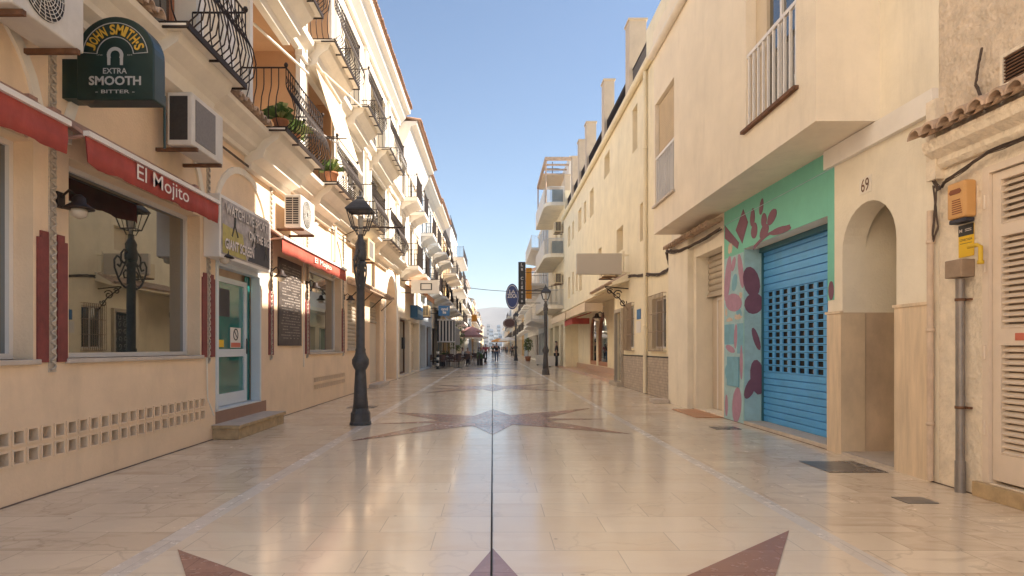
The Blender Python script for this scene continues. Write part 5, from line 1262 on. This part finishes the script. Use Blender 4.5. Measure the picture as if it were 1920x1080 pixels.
m_wrail = mat('pale_rail',(.62,.60,.56),.4,.3)
for i,(z,out) in enumerate(fl_):
    pts = [(4.47,38.7),(3.6,38.7),(3.35,38.9),(3.22,39.4),(3.22,46.8),(4.47,46.8)]
    mb = MB(); mb.prism(pts, 'z', z-.22, z); bq = mb.build('balcony', m_white_wall, b3)
    mb = MB(); mb.box(3.22,3.28,39.4,46.8,z+.001,z+.95); mb.build('parapet', m_white, bq)
    f = MB(); n = 12
    for k in range(n+1):
        x = 4.42+(3.6-4.42)*k/n; f.tube([(x,38.74,z),(x,38.74,z+.95)], .016, 5, cap=False)
    for (p, q_) in (((3.6,38.74),(3.37,38.93)),((3.37,38.93),(3.25,39.4))):
        for k in range(4): x = p[0]+(q_[0]-p[0])*k/4; y = p[1]+(q_[1]-p[1])*k/4; f.tube([(x,y,z),(x,y,z+.95)], .016, 5, cap=False)
    f.tube([(4.44,38.74,z+.95),(3.6,38.74,z+.95),(3.37,38.93,z+.95),(3.25,39.4,z+.95)], .025, 6); f.build('railing', m_wrail, bq)
    if i > 0:
        mb = MB(); mb.box(3.7,4.35,38.85,38.88,z+.05,z+.8); mb.build('privacy_screen', m_darkteal, bq)
pg = MB(); pg.box(3.25,4.9,38.9,39.05,13.0,13.2); pg.box(3.25,3.4,39.05,46,13.0,13.2); pg.tube([(3.32,39,10.36),(3.32,39,13)], .05, 6); pg.tube([(3.32,45.8,10.36),(3.32,45.8,13)], .05, 6)
for k in range(6): pg.box(3.4,4.9,40.2+k*1.1,40.3+k*1.1,13.05,13.15)
pg.build('pergola', m_tile_pale, b3)
mb = MB(); mb.prism([(3.4,12.95),(4.9,12.95),(4.9,12.99),(3.4,12.99)], 'y', 42,46); mb.build('pergola_cover', m_cloth, b3)
mb = MB(); mb.box(4.9,8,40,50,11.01,13.6); mb.build('penthouse', m_white, b3)
ac(B3,39.2,40.1,.15,.55,5.35,6.0,'air conditioner under the middle rounded balcony on the right',m_ac_cream)
ac(B3,39.2,40.1,.15,.55,8.6,9.25,'air conditioner under the top rounded balcony on the right',m_ac_cream)

# far right houses
house(Side(4.4,-1), 50, 60, 11.8, m_bluegrey, 'grey-blue block with solid balconies behind the vertical black sign', 3, 'flat', .5, [(50.5,59.5,3.6,1.3),(50.5,59.5,6.5,1.3),(50.5,59.5,9.4,1.3)], shop=['v','v','w'], fz=[3.6,6.5,9.4], belly=0, rail=m_wrail, trim=m_white)
house(Side(4.4,-1), 60, 70, 9.0, m_white, 'white two-storey house behind the orange vertical banner on the right', 2, 'flat', .5, [(61,69,3.5,1.0),(61,69,6.3,1.0)], shop=['w','v'], fz=[3.5,6.3], belly=0, rail=m_wrail)

# distant houses, both sides
walls = [m_white, m_peach_up, m_bluegrey, m_yellow, m_ochre]
names = {id(m_white):'white', id(m_peach_up):'peach', id(m_bluegrey):'grey-blue', id(m_yellow):'yellow', id(m_ochre):'ochre'}
words = ['seventh','eighth','ninth','tenth','eleventh','twelfth','thirteenth','fourteenth','fifteenth','sixteenth','seventeenth','eighteenth']
wordsR = ['sixth','seventh','eighth','ninth','tenth','eleventh','twelfth','thirteenth','fourteenth','fifteenth','sixteenth','seventeenth']
rnd = random.Random(21)
for (sgn, start, lst, side) in ((1, 68, words, 'left'), (-1, 70, wordsR, 'right')):
    y = start
    for i in range(12):
        ln = rnd.uniform(8,12)*(1+i*.12); hh = rnd.uniform(8.5,11.5) if i > 0 else (11.6 if sgn > 0 else 9.4); wl = walls[(i*2+(1 if sgn > 0 else 0)) % 5]
        X = (XL-rnd.uniform(0,.3)) if sgn > 0 else (4.4+rnd.uniform(0,.4)); sdn = Side(X, sgn)
        fzz = [3.4+2.8*k for k in range(2 if hh < 11 else 3)]
        nb = [] if i > 7 else [(y+ln*.1,y+ln*.45,z_,.9) for z_ in fzz]+[(y+ln*.55,y+ln*.9,z_,.9) for z_ in fzz]
        house(sdn, y, y+ln, hh, wl, '%s distant house, %s along the %s side of the street' % (names[id(wl)], lst[i], side), len(fzz), 'tile' if i % 3 else 'flat', .5, nb, shop=['w','v','g'], fz=fzz, belly=0, det=False, name='distant_house')
        y += ln
END = y

# hanging signs on the right
proj_sign(Side(4.4,-1), 48, 972, 985.5, 491, 570, mat('charcoal_sign',(.06,.05,.04),.5), 'vertical_sign', 'tall narrow black sign with letters stacked downwards on the right', [(c,0,.86-.215*k,None,.075 if c not in 'a' else .058) for k, c in enumerate('La Cigala') if c != ' '], m_letter, .2)
proj_sign(Side(4.4,-1), 50.5, 986, 997, 502, 560, m_orangesign, 'vertical_banner', 'plain orange vertical sign just right of the black one', [], th=.15)
proj_sign(Side(4.4,-1), 42, 948, 973, 532, 580, m_navysign, 'oval_sign', 'dark blue oval sign with white lettering hanging over the street', [('LA',0,.38,.45,.14),('ZOCA',0,.05,.72,.16)], oval=True)
proj_sign(Side(4.4,-1), 66, 943, 968, 597, 615, mat('brown_oval',(.10,.05,.045),.5), 'oval_sign', 'brown flattened oval sign lower down and farther along the street', [], mat('tan_letters',(.6,.35,.25),.5), oval=True)
cable([(XL,40,Zy(537,40)),(-1.5,41,Zy(540,41)),(.8,42,Zy(546,42)),(2.5,42,Zy(545,42)),(4.45,40,Zy(532,40))], .016, 1, 'thin black cable strung across the street from side to side', .0, 2)

# ================================================================== street lamps
def street_lamp(x, y, label, sc=1.0):
    t = thing('street_lamp', label, 'street lamp', (x,y,0), 'cast iron street lamps')
    c = (x,y,0)
    def S_(pr): return [(r*sc, z*sc) for (r, z) in pr]
    mb = MB(); mb.lathe(S_([(.185,0),(.185,.04),(.17,.06),(.165,.20),(.14,.24),(.135,.28)]), c, 8, .5, False); mb.build('plinth', m_castiron, t)
    mb = MB(); mb.lathe(S_([(.13,.281),(.115,.5),(.095,.86),(.09,.92),(.12,.97),(.145,1.03),(.145,1.10),(.10,1.18),(.085,1.24),(.09,1.27),(.075,1.30),(.072,1.9),(.068,2.66),(.085,2.68),(.085,2.74),(.07,2.76)]), c, 14); mb.build('column', m_castiron, t)
    mb = MB(); mb.lathe(S_([(.075,2.761),(.10,2.80),(.105,2.9),(.085,2.98),(.095,3.05),(.07,3.1),(.05,3.14),(.05,3.2),(.06,3.21)]), c, 12); mb.build('capital', m_castiron, t)
    mb = MB()
    for sg_ in (-1,1):
        mb.nx()
        def P(a, z): return (x, y+sg_*a*sc, z*sc)
        mb.tube([P(.08,2.35),P(.16,2.30),P(.26,2.34),P(.36,2.44),P(.46,2.60),P(.47,2.72),P(.40,2.80),P(.31,2.78),P(.27,2.70),P(.32,2.63),P(.38,2.66)], .017*sc, 6)
        mb.tube([P(.08,2.9),P(.2,2.93),P(.28,2.86),P(.29,2.75),P(.2,2.70),P(.14,2.76),P(.17,2.82)], .015*sc, 6)
        mb.tube([P(.08,2.55),P(.16,2.6),P(.22,2.54),P(.2,2.46),P(.14,2.47)], .013*sc, 6)
        mb.tube([P(.08,2.78),P(.2,2.66),P(.3,2.5),P(.36,2.44)], .012*sc, 6)
    mb.build_each('scroll_arm', m_castiron, t)
    # lantern: square, tapering down
    L0, L1, LR = 3.30, 3.60, 3.61; a, b = .115, .195
    mb = MB(); 
    for (i,j) in ((-1,-1),(1,-1),(1,1),(-1,1)): mb.tube([(x+i*a*sc,y+j*a*sc,L0*sc),(x+i*b*sc,y+j*b*sc,L1*sc)], .011*sc, 5); mb.tube([(x+i*.05*sc,y+j*.05*sc,3.2*sc),(x+i*.085*sc,y+j*.085*sc,L0*sc)], .009*sc, 5)
    for (zz_, r_) in ((L0,a),(L1,b)):
        for k in range(4):
            p = [(-1,-1),(1,-1),(1,1),(-1,1)]; q0, q1 = p[k], p[(k+1)%4]; mb.tube([(x+q0[0]*r_*sc,y+q0[1]*r_*sc,zz_*sc),(x+q1[0]*r_*sc,y+q1[1]*r_*sc,zz_*sc)], .011*sc, 5)
    for sgx in (0,):
        for (i,j) in ((0,-1),(1,0),(0,1),(-1,0)): mb.tube([(x+i*a*sc,y+j*a*sc,L0*sc),(x+i*b*sc,y+j*b*sc,L1*sc)], .007*sc, 4)
    fr = mb.build('lantern_frame', m_castiron, t)
    mb = MB(); mb.lathe([(.31*sc,LR*sc),(.30*sc,(LR+.02)*sc),(.16*sc,(LR+.14)*sc),(.075*sc,(LR+.20)*sc),(.085*sc,(LR+.22)*sc),(.03*sc,(LR+.26)*sc),(.02*sc,(LR+.33)*sc)], c, 4, .5, False); mb.build('lantern_roof', m_castiron, t)
    mb = MB(); mb.lathe([(.03*sc,3.21*sc),(.035*sc,3.3*sc),(.05*sc,3.38*sc),(.05*sc,3.46*sc),(.03*sc,3.52*sc)], c, 10); mb.build('bulb', m_lampglass, t)
    return t, c
street_lamp((676-CX)*10.55/F, 10.55, 'near cast iron lamp post standing on the left paving')
street_lamp(2.54, 30.0, 'farther cast iron lamp post on the right beside the planters', 1.1)
q = MB(); q.box(2.54-.11,2.54+.11,29.86,29.9,1.05,1.35); tag(q.build('cable_box', m_castiron), 'small grey box strapped to the farther lamp post', 'box')
# distant lamp posts: slim, further along
for (px, Y, lab) in ((967, 62, 'slim dark lamp post standing under the brown oval sign'),(985,95,'dark lamp post far along the right of the street')):
    street_lamp((px-CX)*Y/F, Y, lab, 1.25)

# ================================================================== people
m_c = {'red':mat('red_shirt',(.42,.05,.07),.8), 'dark':mat('dark_clothes',(.03,.03,.035),.8), 'grey':mat('grey_shirt',(.28,.28,.30),.8), 'jeans':mat('blue_jeans',(.07,.11,.20),.8), 'white':mat('white_shirt',(.7,.68,.65),.8), 'green':mat('dark_green_shirt',(.05,.08,.05),.8), 'hair':mat('dark_hair',(.03,.02,.015),.7), 'grey_hair':mat('grey_hair',(.35,.33,.3),.7), 'pink':mat('pink_shirt',(.55,.2,.2),.8)}
def skin(name, verts, edges, rad, m, par, root=0, lv=1):
    me = bpy.data.meshes.new(name); me.from_pydata([Vector(v) for v in verts], edges, []); me.materials.append(m)
    o = bpy.data.objects.new(name, me); COL.objects.link(o); o.parent = par
    md = o.modifiers.new('skin', 'SKIN'); md.use_smooth_shade = True
    me.skin_vertices[0].data  # layer exists after modifier
    for i, r_ in enumerate(rad): me.skin_vertices[0].data[i].radius = (r_, r_) if not isinstance(r_, tuple) else r_
    for i in range(len(verts)): me.skin_vertices[0].data[i].use_root = (i == root)
    ss = o.modifiers.new('subdiv', 'SUBSURF'); ss.levels = lv; ss.render_levels = lv
    return o
def person(x, y, rz, label, top, bottom, hair, stride=.18, h=1.72, arm=.1, sit=False, bag=False, seed=0):
    t = thing('person', label, 'person', (x,y,0)); k = h/1.72; hz = .92*k
    if sit:
        dz = -.42; hip = (0,0,hz+dz-.02)
        legL = [(.09,0,.50),(.10,-.40,.50),(.10,-.42,.10),(.10,-.55,.05)]; legR = [(-.09,0,.50),(-.10,-.40,.50),(-.12,-.38,.10),(-.12,-.5,.05)]
        off = -.40
    else:
        off = 0; legL = [(.09,0,.88*k),(.10,-stride*.5,.48*k),(.10,-stride*.9,.09),(.10,-stride*.9-.13,.04)]; legR = [(-.09,0,.88*k),(-.10,stride*.1,.48*k),(-.10,stride*.95,.11),(-.10,stride*.95-.10,.04)]
    z = lambda v: v*k+off
    V = [(0,0,z(.94)),(0,0,z(1.18)),(0,.01,z(1.38)),(0,0,z(1.47)),(0,-.01,z(1.55)),(0,-.02,z(1.64)),(0,-.01,z(1.71))]
    Rr = [(.15,.11),(.13,.095),(.15,.10),.055,.06,.085,.05]
    E = [(0,1),(1,2),(2,3),(3,4),(4,5),(5,6)]
    def chain(start, pts, rs):
        p = start
        for q_, r_ in zip(pts, rs): V.append(q_); Rr.append(r_); E.append((p, len(V)-1)); p = len(V)-1
    chain(0, legL, [.085,.055,.04,.03]); chain(0, legR, [.085,.055,.04,.03])
    a = arm
    fy = -.22 if sit else -a
    armL = [(.19,0,z(1.40)),(.25,.04,z(1.14)),(.25,fy,z(.95)),(.25,fy-.03,z(.86)),(.25,fy-.04,z(.79))]; armR = [(-.19,0,z(1.40)),(-.25,.02,z(1.14)),(-.26,-fy*.4 if not sit else fy,z(.94)),(-.26,-fy*.4-.02 if not sit else fy-.02,z(.86)),(-.26,(-fy*.4-.03) if not sit else fy-.03,z(.79))]
    chain(2, armL, [.055,.042,.032,.034,.018]); chain(2, armR, [.055,.042,.032,.034,.018])
    skin('body', V, E, Rr, m_skin, t)
    # shirt
    V = [(0,0,z(.96)),(0,0,z(1.18)),(0,.01,z(1.38)),(0,0,z(1.45)),armL[0],armL[1],armR[0],armR[1]]
    skin('shirt', V, [(0,1),(1,2),(2,3),(2,4),(4,5),(2,6),(6,7)], [(.17,.13),(.155,.118),(.172,.122),.07,.072,.058,.072,.058], top, t)
    V = [(0,0,z(.95))]+legL[:3]+legR[:3]
    skin('trousers', V, [(0,1),(1,2),(2,3),(0,4),(4,5),(5,6)], [(.165,.125),.10,.075,.06,.10,.075,.06], bottom, t)
    skin('hair', [(0,.015,z(1.62)),(0,.02,z(1.70)),(0,.0,z(1.735))], [(0,1),(1,2)], [.088,.09,.05], hair, t)
    if bag:
        mb = MB(); lx,ly,lz = t.location; mb.box(lx-.15,lx+.15,ly+.12,ly+.28,z(1.0),z(1.4)); mb.build('backpack', m_c['dark'], t, .04)
    t.rotation_euler = (0,0,rz)
    return t
def at(px, py_foot): Y = F*H/(py_foot-CY); return ((px-CX)*Y/F, Y)
x, y = at(931, 679); person(x, y, R(180), 'person in a dark top and jeans walking away in the middle of the street', m_c['dark'], m_c['jeans'], m_c['hair'], .2, 1.75)
x, y = at(924.5, 672.5); person(x, y, R(175), 'person in dark green walking just left of the central pair', m_c['green'], m_c['dark'], m_c['hair'], .2, 1.72)
x, y = at(910.5, 676); person(x, y, R(185), 'person in a red shirt beside the cafe tables', m_c['red'], m_c['dark'], m_c['hair'], .15, 1.66)
x, y = at(961, 669.5); person(x, y, R(180), 'person in black standing by the slim lamp post on the right', m_c['dark'], m_c['dark'], m_c['hair'], .12, 1.75)
x, y = at(948, 663); person(x, y, R(0), 'distant person in maroon left of the slim lamp post', mat('maroon_shirt',(.16,.04,.04),.8), m_c['dark'], m_c['hair'], .15, 1.7)
x, y = at(941, 662); person(x, y, R(180), 'distant person in a white shirt near the middle of the street', m_c['white'], m_c['jeans'], m_c['grey_hair'], .15, 1.7)
x, y = at(903, 667); person(x, y, R(180), 'distant person in pink behind the person in red', m_c['pink'], m_c['grey'], m_c['grey_hair'], .15, 1.6)
person(3.75+.35, 40.2, R(90), 'person in black standing in the shop doorway behind the near planter', m_c['dark'], m_c['dark'], m_c['hair'], .06, 1.72)

rp = random.Random(77)
cl_ = [('navy',(.04,.05,.12)),('beige',(.5,.4,.3)),('teal',(.05,.2,.2)),('brick red',(.3,.08,.05)),('light blue',(.3,.4,.5)),('black',(.03,.03,.03)),('olive',(.14,.14,.06)),('cream',(.7,.62,.5))]
for i, (px_, py_) in enumerate(((897,664),(888,666),(936,664.5),(917,662),(951,664.5),(906,661),(944,661),(957,662))):
    x, y = at(px_, py_); nm_, c_ = cl_[i]
    person(x, y, R(rp.uniform(0,360)), 'tiny distant person in a %s top far down the street' % nm_, mat(nm_.replace(' ','_')+'_top', c_, .8), (m_c['dark'], m_c['jeans'], m_c['grey'])[i%3], m_c['hair'], .16, rp.uniform(1.6,1.8))
# ================================================================== cafe terrace
def chair(x, y, rz, label):
    t = thing('cafe_chair', label, 'chair', (x,y,0), 'cafe chairs on the left terrace')
    mb = MB(); mb.box(x-.22,x+.22,y-.22,y+.22,.42,.46); mb.build('seat', m_wick, t, .01)
    mb = MB(); pts = [(x-.22+.44*k/8, y+.20+.06*math.sin(math.pi*k/8)) for k in range(9)]
    for k in range(8): mb.prism([pts[k],pts[k+1],(pts[k+1][0],pts[k+1][1]+.02),(pts[k][0],pts[k][1]+.02)], 'z', .5,.86)
    mb.build('backrest', m_wick, t)
    for (a,b) in ((-.2,-.2),(.2,-.2),(-.2,.22),(.2,.22)):
        mb = MB(); mb.tube([(x+a,y+b,0),(x+a*.95,y+b*.95,.86 if b > 0 else .62)], .014, 5); mb.build('leg', m_chairmetal, t)
    mb = MB()
    for a in (-.22,.22): mb.nx(); mb.tube([(x+a,y-.2,.62),(x+a,y+.22,.66)], .02, 5)
    mb.build_each('armrest', m_wick, t)
    t.rotation_euler = (0,0,rz); return t
def table(x, y, label):
    t = thing('cafe_table', label, 'table', (x,y,0), 'cafe tables on the left terrace')
    mb = MB(); mb.lathe([(.36,.72),(.37,.73),(.37,.75),(.36,.76)], (x,y,0), 18); mb.build('tabletop', m_chairmetal, t)
    mb = MB(); mb.tube([(x,y,.02),(x,y,.72)], .03, 8); mb.build('pedestal', m_castiron, t)
    mb = MB(); mb.lathe([(.24,0),(.22,.02),(.04,.04)], (x,y,0), 12); mb.build('base', m_castiron, t)
    return t
spots = [(-3.15,39.6),(-2.2,40.3),(-3.0,43.5),(-1.75,44.2),(-2.6,48.5),(-1.5,50)]
ordw = ['nearest','second','third','fourth','fifth','farthest']
c0 = None; tb = None
for i, (x, y) in enumerate(spots):
    lab = '%s round cafe table by the striped awning on the left' % ordw[i]
    if tb is None: tb = table(x, y, lab)
    else: copy_thing(tb, (x,y,0), lab)
    for j, (dx, dy, rz) in enumerate(((0,-.6,180),(0,.62,0),(-.55,0,90),(.58,.0,-90))):
        if (i+j) % 5 == 4: continue
        lb = 'dark wicker cafe chair on the %s side of the %s round table' % (('street-near','far','wall','street')[j], ordw[i])
        r_ = R(rz)+rnd.uniform(-.3,.3)
        if c0 is None: c0 = chair(x+dx, y+dy, r_, lb)
        else: copy_thing(c0, (x+dx, y+dy, 0), lb, r_)
person(-1.75-.0, 43.6, R(180), 'seated person in a grey shirt at a cafe table on the left', m_c['grey'], m_c['dark'], m_c['grey_hair'], sit=True)
person(-2.35, 48.5, R(95), 'seated person in white at a far cafe table on the left', m_c['white'], m_c['dark'], m_c['hair'], sit=True)
person(-1.0, 50, R(80), 'seated person in pale blue at the farthest cafe table', mat('pale_blue_shirt',(.35,.42,.52),.8), m_c['dark'], m_c['hair'], sit=True)
for i, (x_, y_, ln_) in enumerate(((-3.55,44.5,.8),(-3.55,47,.8),(-.95,46.5,.7))):
    t = thing('hedge_planter', 'dark planter with greenery, %s of three on the cafe terrace' % ('nearest by the wall','farthest by the wall','streetmost')[i], 'planter', (x_,y_,0), 'hedge planters of the cafe')
    mb = MB(); mb.box(x_-.2,x_+.2,y_-ln_,y_+ln_,0,.5); mb.build('tub', m_black, t, .01); mb = MB(); r9 = random.Random(i)
    for k in range(350):
        c = Vector((x_+r9.uniform(-.22,.22), y_+r9.uniform(-ln_,ln_), .5+abs(r9.gauss(0,.2)))); d1 = Vector((r9.uniform(-1,1),r9.uniform(-1,1),r9.uniform(-1,1))).normalized()*.07; d2 = d1.orthogonal().normalized()*.04; mb.mi = k % 2
        mb.add([c-d1,c-d2,c+d1,c+d2], [(0,1,2,3)])
    mb.build('foliage', [m_leaf, mat('dull_green', (.06,.10,.04), .7, var=.3, vs=12)], t)
# parasol
def parasol(x, y, r_, z, m, label):
    t = thing('parasol', label, 'parasol', (x,y,0), 'parasols over the cafe terraces')
    mb = MB(); mb.tube([(x,y,.05),(x,y,z+.5)], .03, 8); mb.lathe([(.3,0),(.28,.05),(.05,.08)], (x,y,0), 12); mb.build('pole', m_white_al, t)
    mb = MB(); mb.lathe([(r_,z-.18),(r_,z),(r_*.5,z+.3),(.05,z+.5),(.04,z+.48),(r_*.5,z+.27),(r_*.97,z-.02)], (x,y,0), 8, 0, False); mb.build('canopy', m, t)
parasol(-2.0, 58, 1.05, 2.45, m_pink, 'dusty pink parasol over the terrace beyond the striped awning')
parasol(-2.2, 64, 1.15, 3.0, m_pink, 'second dusty pink parasol directly behind the first one')
parasol(-2.3, 76, 1.6, 2.6, m_white_cloth, 'white parasol farther along the left side of the street')
parasol(2.6, 105, 1.6, 2.6, m_white_cloth, 'white parasol far along the right side of the street')
parasol(1.2, 118, 1.5, 2.6, m_orangesign, 'orange parasol far down the middle of the street')
# small shrub on the right
def bush(x, y, label, r_=.6, h=2.2, seed=1, n=900):
    t = thing('potted_shrub', label, 'shrub', (x,y,0)); rr = random.Random(seed); mb = MB(); mb.lathe([(.22,0),(.3,.45),(.27,.45)], (x,y,0), 12); mb.build('pot', m_terra, t)
    mb = MB(); mb.tube([(x,y,.4),(x+.05,y,h*.6)], .03, 6); mb.build('trunk', m_brown, t)
    mb = MB()
    for k in range(n):
        a = rr.uniform(0,6.28); el = rr.uniform(-1.4,1.5); q = rr.uniform(.45,1)**.6*r_*(1+.3*math.sin(3*a+el*2)); c = Vector((x+q*math.cos(a)*math.cos(el), y+q*math.sin(a)*math.cos(el), h*.62+q*1.3*math.sin(el)))
        d1 = Vector((rr.uniform(-1,1),rr.uniform(-1,1),rr.uniform(-1,1))).normalized()*.09; d2 = d1.orthogonal().normalized()*.05; mb.mi = 0 if rr.random() < .7 else 1
        mb.add([c-d1,c-d2,c+d1,c+d2], [(0,1,2,3)])
    mb.build('foliage', [m_leaf, m_leafpale], t)
bush(3.5, 62, 'yellow-green potted shrub on the right below the orange sign', .45, 2.6, 3, 500)
bush(-3.3, 56, 'dark leafy shrub beside the cafe on the left', .8, 3.6, 7)
# orange shop board on the left
proj_sign(LS, 60, 884, 894, 590, 603, m_orangesign, 'projecting_sign', 'small orange projecting board above the pink parasols', [], m_brown)
# antenna
an = MB(); an.tube([(4.5,47,13.6),(4.5,47,15.3)], .03, 5); 
for k in range(4): an.tube([(4.0,47,14.3+k*.25),(5.0,47,14.3+k*.25)], .015, 4)
tag(an.build('antenna', m_iron), 'television antenna on the roof beyond the rounded balconies', 'antenna')

# ================================================================== far hill and the blocks at the street end
g = MB(); n = 40; vs = []; fs = []
rr = random.Random(4)
rowsY = [420,520,640,800]; hs = [0,14,34,30]
for j, (yy, hh) in enumerate(zip(rowsY, hs)):
    for k in range(n+1):
        xk = -900+1800*k/n; vs.append((xk, yy, (hh+(rr.uniform(-3,3) if j else 0))*(1+.25*math.sin(xk*.01+1))-.5*(j == 0)))
for j in range(3):
    for k in range(n): a = j*(n+1)+k; fs.append((a,a+1,a+n+2,a+n+1))
g.add(vs, fs, True); struct('hill', g, m_hill)
rr = random.Random(8)
for k, (px, py0, py1, wpx, Y, nm) in enumerate(((912,628,648,9,430,'leftmost'),(921,617,645,8,440,'tall middle'),(930,622,646,8,450,'centre right'),(938,627,648,7,435,'rightmost'),(916,608,622,7,470,'upper left'),(935,609,622,7,480,'upper right'))):
    xx_ = (px-CX)*Y/F; w_ = wpx*Y/F
    t = thing('apartment_block', '%s pale apartment block on the hill closing the street' % nm, 'building', (xx_,Y,0), 'blocks closing the street')
    mb = MB(); z1 = Zy(py0,Y); mb.box(xx_-w_/2,xx_+w_/2,Y,Y+12,-.5,z1); mb.build('wall', (m_white,m_bluegrey)[k%2], t)
    mb = MB()
    for a in range(3):
        for b in range(4): mb.box(xx_-w_/2+w_*(.12+.29*a),xx_-w_/2+w_*(.3+.29*a),Y-.05,Y,z1-1.2-b*2.8-1.2,z1-1.2-b*2.8)
    mb.build('windows', m_glass, t)

g = MB(); g.box(-950,950,-150,1050,-1.1,46)
hm = bpy.data.materials.new('haze_air'); hm.use_nodes = True; N = hm.node_tree.nodes; N.remove(N['Principled BSDF'])
pv = N.new('ShaderNodeVolumePrincipled'); pv.inputs['Color'].default_value = (.86,.90,.96,1); pv.inputs['Density'].default_value = .0009; pv.inputs['Anisotropy'].default_value = .2
hm.node_tree.links.new(pv.outputs[0], N['Material Output'].inputs['Volume'])
o = g.build('haze', hm); o['kind'] = 'stuff'
cable([(LS.x(.5),-4,4.32),(LS.x(.07),5.6,4.28),(LS.x(.07),8.5,4.22),(LS.x(.07),12.6,4.26),(LS.x(.07),16.6,4.2),(LS.x(.07),22.5,4.25)], .009, 3, 'thin cables clipped under the ground floor cornice on the left', .015, 40)
